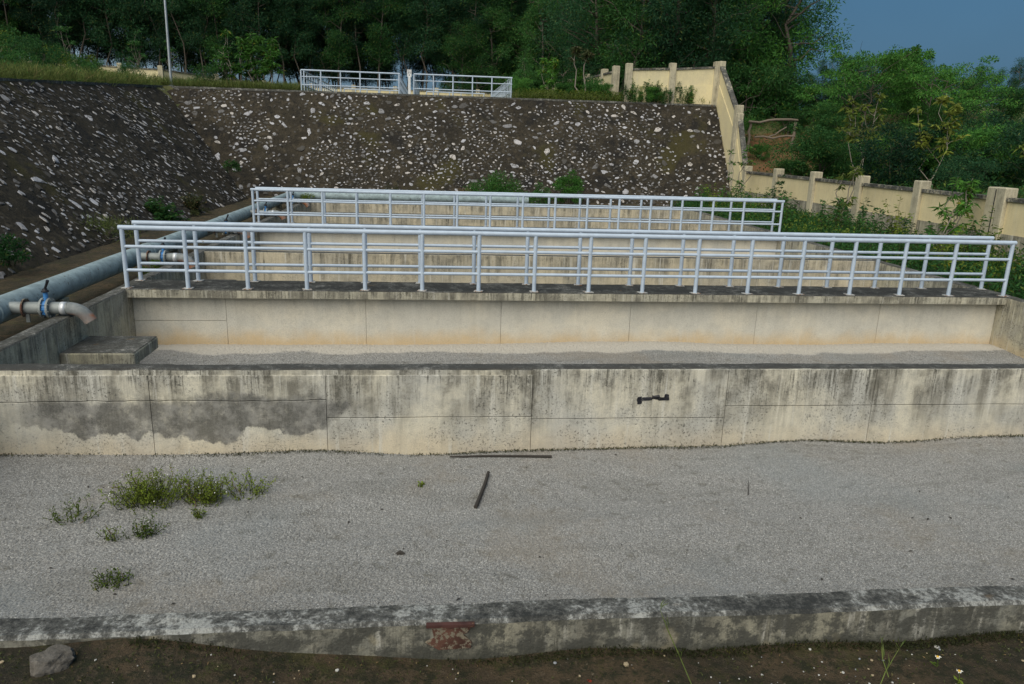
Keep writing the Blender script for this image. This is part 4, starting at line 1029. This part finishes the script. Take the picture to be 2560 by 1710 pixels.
# tall weeds in the strip between the right side wall and the yellow wall
def weed_stalks(seed, n, ht, spread, L, W, leaf, lean=.15):
    rng = np.random.default_rng(seed); tb = MB(); P = []; D = []
    for k in range(n):
        b = np.array([rng.normal() * spread * .4, rng.normal() * spread * .4, -.05]); h = ht * rng.uniform(.55, 1.1); tp = b + np.array([rng.normal() * lean * h, rng.normal() * lean * h, h])
        path = limb_path(b, tp, rng, 4, .06); tb.tube(path, [.009, .008, .006, .004, .002], 4, caps=False)
        for q in range(int(26 * h)):
            f = rng.uniform(.18, 1); i = f * 4; i0 = min(3, int(i)); p = np.array(path[i0]) + (np.array(path[i0 + 1]) - np.array(path[i0])) * (i - i0)
            az = rng.uniform(0, 6.28); P.append(p); D.append(np.array([math.cos(az), math.sin(az), rng.uniform(-.5, .5)]))
    V, Fq = leaves(np.array(P), np.array(D), L, W, rng)
    return tb.mesh('stem', M['leaf_olive']), fast_mesh('foliage', V, Fq, M[leaf])
WS = [weed_stalks(720 + i, 5, 1.5, .35, .15, .05, ['leaf_mid', 'leaf_weed', 'leaf_bright', 'leaf_mid'][i]) for i in range(4)]
for i in range(70):
    x = rg.uniform(16.9, 19.7); y = rg.uniform(-1.5, 22.6)
    place_plant('tall_weed', WS[rg.randrange(4)], x, y, 'tall leafy weed in the strip before the right boundary wall', 'tall weeds in the right strip', rg.uniform(.55, 1.05) * (1.0 if y < 18 else .85), z=-.2)
for i in range(26):
    x = rg.uniform(14.6, 19.2); y = rg.uniform(27.6, 28.4) - .1
    if x > 15.1: y = min(y, 27.2)
    place_plant('tall_weed', WS[rg.randrange(4)], min(x, 18.6), max(27.25, y - .2), 'tall weed growing along the embankment crest at the right', 'tall weeds on the crest', rg.uniform(.5, .9), z=4.75)
# low ground cover
def cover(name, label, cat, n, region, hgt, L, W, mat, zf, seed, up=1.0, rand=.6, thr=-.2):
    rng = np.random.default_rng(seed); X = rng.uniform(region[0], region[1], n); Y = rng.uniform(region[2], region[3], n)
    keep = np.array([nz(a * .5, b * .5, seed) + rng.uniform(-.3, .3) > thr for a, b in zip(X, Y)]); X = X[keep]; Y = Y[keep]
    Z = zf(X, Y); P = np.stack([X, Y, Z + rng.uniform(0, 1, len(X)) ** 1.5 * hgt], -1); D = rng.normal(size=P.shape) * rand + np.array([0, 0, up])
    V, Fq = leaves(P, D, L, W, rng, curl=.4)
    return tag(obj(name, fast_mesh(name, V, Fq, M[mat])), label, cat, kind='stuff')
ter = lambda X, Y: terrain(X, Y)
cover('ground_cover', 'dense low weeds filling the strip beside the right side wall', 'weeds', 42000, (16.42, 19.95, -2, 23.2), .42, .13, .04, 'leaf_mid', ter, 1, up=.4)
cover('ground_cover', 'yellow-green low growth among the weeds of the right strip', 'weeds', 9000, (16.6, 19.9, 1, 19), .5, .12, .04, 'leaf_weed', ter, 2, up=.5, thr=.1)
cover('grass', 'rough grass covering the left terrace above the embankment', 'grass', 90000, (-24, -8.1, 12, 34), .12, .62, .020, 'leaf_grass', lambda X, Y: ter(X, Y) - .03, 3, up=1.5, rand=.6, thr=-.25)
cover('ground_cover', 'leafy weeds among the grass of the left terrace', 'weeds', 26000, (-24, -8.2, 12, 33), .55, .13, .045, 'leaf_mid', ter, 21, up=.5, thr=.08)
cover('ground_cover', 'straw-coloured dead grass on the left terrace', 'grass', 12000, (-22, -8.2, 12, 33), .2, .5, .014, 'leaf_dry', ter, 22, up=1.3, thr=.12)
cover('grass', 'rough grass along the back embankment crest', 'grass', 24000, (-8.3, -1.6, 27.3, 34), .08, .48, .018, 'leaf_grass', lambda X, Y: ter(X, Y) - .03, 4, up=1.6, rand=.45, thr=-.5)
cover('grass', 'rough grass on the right terrace before the yellow wall', 'grass', 26000, (9.3, 19.9, 27.28, 33), .15, .45, .018, 'leaf_grass', lambda X, Y: ter(X, Y) - .03, 5, up=1.5, rand=.5, thr=-.5)
cover('ground_cover', 'leafy low growth on the right terrace before the yellow wall', 'weeds', 12000, (9.4, 18.4, 27.3, 28.6), .5, .11, .04, 'leaf_weed', ter, 6, up=.6)
cover('ground_cover', 'leafy ground cover over the hillside beyond the right wall', 'weeds', 90000, (20.6, 42, 2, 40), .55, .16, .055, 'leaf_mid', ter, 7, up=.5, thr=.0)
cover('ground_cover', 'dry grassy growth on the hillside beyond the right wall', 'weeds', 30000, (20.5, 32, 3, 30), .35, .22, .02, 'leaf_grass', ter, 8, up=1.0, thr=.05)
for x, y, s_ in ((21.3, 20.2, .45), (22.6, 19.6, .6), (24.2, 21.0, .7), (25.2, 23.4, .8), (24.9, 25.6, .7), (21.2, 26.6, .5), (23.2, 20.6, .35), (22.0, 22.0, .25), (23.8, 23.6, .3), (21.4, 24.0, .3)):
    place_tree('bank_shrub', SHRUB[rg.randrange(2)], x, y, 'small leafy shrub on the red bank below the log rail', 'small shrubs on the red bank', s_, cat='shrub')
for x, y, s_ in ((9.8, 28.3, .42), (10.6, 29.4, .6), (11.9, 28.2, .40), (12.4, 29.8, .55), (13.6, 28.4, .45), (14.2, 28.0, .38), (10.2, 30.5, .7), (13.2, 30.6, .6), (15.6, 27.35, .30), (16.4, 27.3, .34), (17.0, 27.3, .30)):
    place_tree('crest_shrub', SHRUB[1 if rg.random() < .6 else 3], x, y, 'small green shrub on the right terrace before the yellow wall', 'small shrubs on the right terrace', s_, z=4.75, cat='shrub')
TS = [tree_meshes(530 + i, 1.6, .03, .05, .9, 30, 110, .13, .04, ['leaf_mid', 'leaf_weed'][i], 'bark', cr=.34, limb_n=14, nstem=3, up=.1) for i in range(2)]
for x, y, s in ((-9.0, 21, .7), (-10.5, 24, 1.0), (-9.6, 27.2, .8), (-11.5, 22.5, 1.2), (-13, 25, 1.4), (-15, 27, 1.5), (-17, 29, 1.6), (-14, 29, 1.2), (-12, 28, 1.0), (-6.4, 28.4, .9), (-10.8, 19.4, .9), (-12.5, 18.5, 1.3), (-20, 31, 1.6)):
    place_tree('terrace_shrub', TS[0 if rg.random() < .75 else 1], x, y, 'loose green shrub in the grass of the left terrace', 'shrubs on the left terrace', s * .72, cat='shrub')

# ------------------------------------------------------------------ things lying on the front gravel
def gravel_weed(seed, n, ht, wd, L, W, flowers):
    rng = np.random.default_rng(seed); tb = MB(); P = []; D = []; fl = MB()
    for k in range(n):
        az = rng.uniform(0, 6.28); r = wd * .5 * rng.uniform(.1, 1); h = ht * rng.uniform(.5, 1.05) * (1.15 - .5 * rng.uniform(0, 1))
        b = (math.cos(az) * r * .45 + rng.normal() * .02, math.sin(az) * r * .4 + rng.normal() * .02, -.02); tp = (math.cos(az) * r, math.sin(az) * r * .75, h)
        path = limb_path(b, tp, rng, 5, .22); tb.tube(path, [.004, .0036, .003, .0026, .002, .0014], 4, caps=False)
        for q in range(int(10 + 48 * h)):
            f = rng.uniform(.1, 1); i = f * 5; i0 = min(4, int(i)); p = np.array(path[i0]) + (np.array(path[i0 + 1]) - np.array(path[i0])) * (i - i0)
            P.append(p + rng.normal(size=3) * .012); D.append(rng.normal(size=3) + np.array([0, 0, .25]))
        if flowers and rng.uniform() < .16:
            c_ = np.array(tp) + rng.normal(size=3) * .012; fl.lathe([(0, .003), (.002, .0068), (.005, .003)], c_, (rng.normal(), rng.normal(), 2), 6)
    V, Fq = leaves(np.array(P), np.array(D), L, W, rng)
    return tb.mesh('stem', M['leaf_olive']), fast_mesh('foliage', V, Fq, M['leaf_weed']), (fl.mesh('flowers', M['petal']) if flowers else None)
def put_weed(seed, x, y, n, ht, wd, label, flowers=True, L=.027, W=.013):
    ms = gravel_weed(seed, n, ht, wd, L, W, flowers)
    t = tag(empty('gravel_weed', (x, y, float(bed1(np.array(x), np.array(y))))), label, 'weed', 'weeds on the front gravel')
    obj('stem', ms[0], t); obj('foliage', ms[1], t)
    if ms[2]: o = obj('flowers', ms[2], t); o['kind'] = 'stuff'
put_weed(800, 2.36, -5.98, 125, .30, 1.0, 'largest weed clump on the front gravel, dotted with tiny white flowers')
put_weed(801, 2.88, -5.96, 70, .33, .6, 'tall weed clump joined to the right of the largest clump')
put_weed(802, 3.28, -5.82, 26, .26, .66, 'sparse dark-stemmed weed right of the big clumps')
put_weed(803, 1.75, -6.30, 18, .20, .62, 'sprawling three-armed weed at the far left of the front gravel', False)
put_weed(804, 2.27, -6.68, 7, .16, .3, 'small tuft, left one of the close pair on the gravel', False)
put_weed(805, 2.50, -6.60, 26, .16, .52, 'small tuft, right one of the close pair on the gravel')
put_weed(806, 2.60, -7.42, 22, .13, .44, 'small bright weed nearest the camera on the gravel', False)
put_weed(807, 5.08, -5.72, 3, .07, .08, 'tiny green seedling alone in the middle of the gravel', False, .04, .025)
put_weed(808, 2.92, -6.28, 12, .12, .16, 'tiny silvery tuft below the tall clump', False, .03, .012)
def stick(label, pts, r, name='stick'):
    pts = [(x, y, float(bed1(np.array(x), np.array(y))) + z) for x, y, z in pts]
    m = MB(); m.tube(pts, r, 8); return tag(m.build(name, M['stick']), label, 'stick')
stick('short dark stick lying alone on the front gravel', [(5.64, -6.19, .02), (5.70, -5.95, .024), (5.77, -5.70, .024), (5.82, -5.47, .03)], [.022, .02, .02, .017])
stick('long dark stick lying along the foot of the streaked wall', [(5.40, -4.90, .02), (5.8, -4.93, .02), (6.2, -4.97, .02), (6.61, -5.02, .022)], [.010, .013, .015, .016])
stick('thin dark twig beside the long stick at the wall foot', [(5.55, -4.92, .012), (6.0, -4.90, .012), (6.5, -4.96, .014)], [.006, .007, .007])
stick('faint thin twig on the right of the front gravel', [(8.63, -6.02, .01), (8.70, -5.85, .02), (8.74, -5.74, .03)], [.005, .004, .003])
stick('small dark clod of bark on the gravel', [(4.88, -7.10, .0), (4.91, -7.09, .012), (4.95, -7.10, .0)], [.016, .022, .012])

mv = []; mf = []
for k in range(70):
    x = rg.uniform(1.5, 12); y = rg.uniform(-9.2, -4.9); a = rg.uniform(0, 6.28); L_ = rg.uniform(.008, .028); z_ = float(bed1(np.array(x), np.array(y))) + .008; b = len(mv)
    ca, sa = math.cos(a) * L_, math.sin(a) * L_
    mv += [(x - ca, y - sa, z_ - .006), (x + sa * .5, y - ca * .5, z_ + .006), (x + ca, y + sa, z_), (x - sa * .4, y + ca * .4, z_ + .003)]; mf.append((b, b + 1, b + 2, b + 3))
tag(obj('leaf_litter', fast_mesh('leaf_litter', mv, mf, M['stick'])), 'tiny dark bits of leaf litter scattered on the front gravel', 'litter', kind='stuff')

# ------------------------------------------------------------------ foreground soil: rock, pebbles, flowers, stalks
def rock_mesh(seed, n=2):
    import bmesh
    bm = bmesh.new(); bmesh.ops.create_icosphere(bm, subdivisions=n, radius=1)
    for v in bm.verts:
        d = 1 + .35 * nz(v.co.x * 1.3 + seed, v.co.y * 1.3, v.co.z * 1.3) + .12 * nz(v.co.x * 4 + seed, v.co.y * 4, v.co.z * 4); v.co *= d
        v.co.x = max(-.95, min(1.0, v.co.x)); v.co.z = max(-.5, min(.74, v.co.z))
    me = bpy.data.meshes.new('rock'); bm.to_mesh(me); bm.free(); me.materials.append(M['rock']); return me
o = obj('rock', rock_mesh(3.3, 4), None, (3.27, -9.70, H(3.27, -9.70) + .02), (.15, .1, .5), (.108, .08, .078)); tag(o, 'angular grey rock on the dark soil at the lower left', 'rock')
PB = []
for i in range(6):
    me = rock_mesh(20 + i * 3.1, 1); PB.append(me)
pm = [plain('pebble_pale', (.42, .41, .38), .8), plain('pebble_tan', (.34, .27, .17), .8), plain('pebble_grey', (.25, .26, .28), .8)]
mv = []; mf = []; mi = []
big = []
for i in range(620):
    x = rg.uniform(2.4, 9.6); y = -9.60 - rg.random() * .75
    if rg.random() > (.25 if x < 6.2 else .8): continue
    s = min(.018, .003 + rg.expovariate(1 / .0032))
    big.append((s, x, y))
big.sort(reverse=True)
for k, (s, x, y) in enumerate(big):
    me = PB[k % 6]; b = len(mv); a = rg.uniform(0, 6.28)
    for v in me.vertices:
        mv.append((x + s * (v.co.x * math.cos(a) - v.co.y * math.sin(a)), y + s * (v.co.x * math.sin(a) + v.co.y * math.cos(a)), H(x, y) + .004 + s * .7 * v.co.z))
    q = rg.choice((0, 0, 1, 2))
    for f in me.polygons: mf.append(tuple(b + i for i in f.vertices)); mi.append(q)
me = fast_mesh('pebbles', mv, mf, pm, mi); tag(obj('pebbles', me), 'small pale pebbles scattered over the foreground soil', 'pebbles', kind='stuff')
cover('moss', 'thin moss and tiny sprouts on the foreground soil', 'moss', 9000, (2.2, 10, -10.4, -9.58), .006, .022, .008, 'leaf_olive', ter, 9, up=.7, thr=.12)
cover('moss', 'dark moss fringe along the foot of the streaked wall', 'moss', 5000, (.1, 13.5, -4.78, -4.705), .012, .028, .009, 'moss', lambda X, Y: bed1(X, Y) + .0, 10, up=.9, thr=-.35)
def daisy(x, y, h, label):
    t = tag(empty('daisy', (x, y, H(x, y))), label, 'flower', 'white daisies on the foreground soil')
    m = MB(); m.tube([(0, 0, -.02), (.008, .004, h * .5), (.003, .01, h)], [.0022, .002, .0016], 5); m.build('stem', M['leaf_weed'], t)
    P = np.zeros((6, 3)) + np.array([.003, .01, h]); D = np.array([[math.cos(a), math.sin(a), .12] for a in np.arange(6) * math.pi / 3 + x])
    V, Fq = leaves(P, D, .020, .013, np.random.default_rng(5)); obj('petals', fast_mesh('petals', V, Fq, M['petal']), t)
    m = MB(); m.lathe([(-.002, .004), (.004, .0085), (.009, .004)], (.003, .01, h), (0, 0, 1), 8); m.build('flower_centre', M['pollen'], t)
    rng = np.random.default_rng(int(x * 100)); V, Fq = leaves(np.array([[0, 0, h * f] for f in (.2, .35, .5, .6)]), rng.normal(size=(4, 3)) + np.array([0, 0, .3]), .04, .016, rng); obj('leaves', fast_mesh('leaves', V, Fq, M['leaf_weed']), t)
daisy(8.08, -9.80, .07, 'white and yellow daisy, uppermost of the three at the lower right')
daisy(8.10, -9.95, .08, 'white and yellow daisy with full petals at the lower right corner')
daisy(7.45, -9.98, .07, 'small daisy, leftmost of the three at the bottom edge')
cover('moss', 'ragged dark moss and grass fringe along the foot of the front wall', 'moss', 5200, (3.6, 10, -9.62, -9.545), .012,   .026, .008, 'moss', ter, 12, up=.9, thr=-.1)
def stalk(label, pts, n=3):
    t = tag(empty('grass_stalk', pts[0]), label, 'grass'); o0 = Vector(pts[0]); inv_ = -o0
    m = MB(); m.tube([tuple(Vector(p) - o0) for p in pts], [.0032] * (len(pts) - 1) + [.0012], 5); m.build('stem', M['leaf_grass'], t)
    rng = np.random.default_rng(int(abs(pts[0][0]) * 50)); P = []; D = []
    for p in pts[1:]:
        for _ in range(n): P.append(tuple(Vector(p) - o0)); D.append((rng.normal() * .35, rng.normal() * .3, 1.0))
    V, Fq = leaves(np.array(P, float), np.array(D), .10, .007, rng); [obj('blade', fast_mesh('blade', V[4 * k:4 * k + 4], Fq[:1], M['leaf_grass']), t) for k in range(len(Fq))]
stalk('tall thin grass stalk rising across the front wall', [(6.62, -9.90, -.24), (6.56, -9.80, -.10), (6.50, -9.72, .03), (6.46, -9.68, .13)])
stalk('forked thin grass stalk at the lower right', [(7.60, -9.99, -.24), (7.70, -9.90, -.15), (7.80, -9.84, -.06)])
stalk('short upright grass stalk beside the forked stalk', [(7.70, -9.93, -.17), (7.69, -9.87, -.10), (7.69, -9.84, -.04)], 2)
rng = np.random.default_rng(77)
for i, (x, y) in enumerate(((5.35, -9.85), (6.05, -9.78), (6.32, -9.86), (6.75, -9.93), (4.75, -9.9), (5.9, -9.93))):
    V, Fq = leaves(np.zeros((2, 3)) + rng.normal(size=(2, 3)) * .004, np.array([[1, .2, .15], [.3, 1, .1]]) * rng.choice((-1, 1), (2, 1)), .024, .014, rng)
    tag(obj('fallen_leaf', fast_mesh('fallen_leaf', V, Fq, M['red_leaf']), None, (x, y, H(x, y) + .012)), 'small reddish fallen leaf on the foreground soil', 'leaf', 'fallen leaves on the foreground soil')
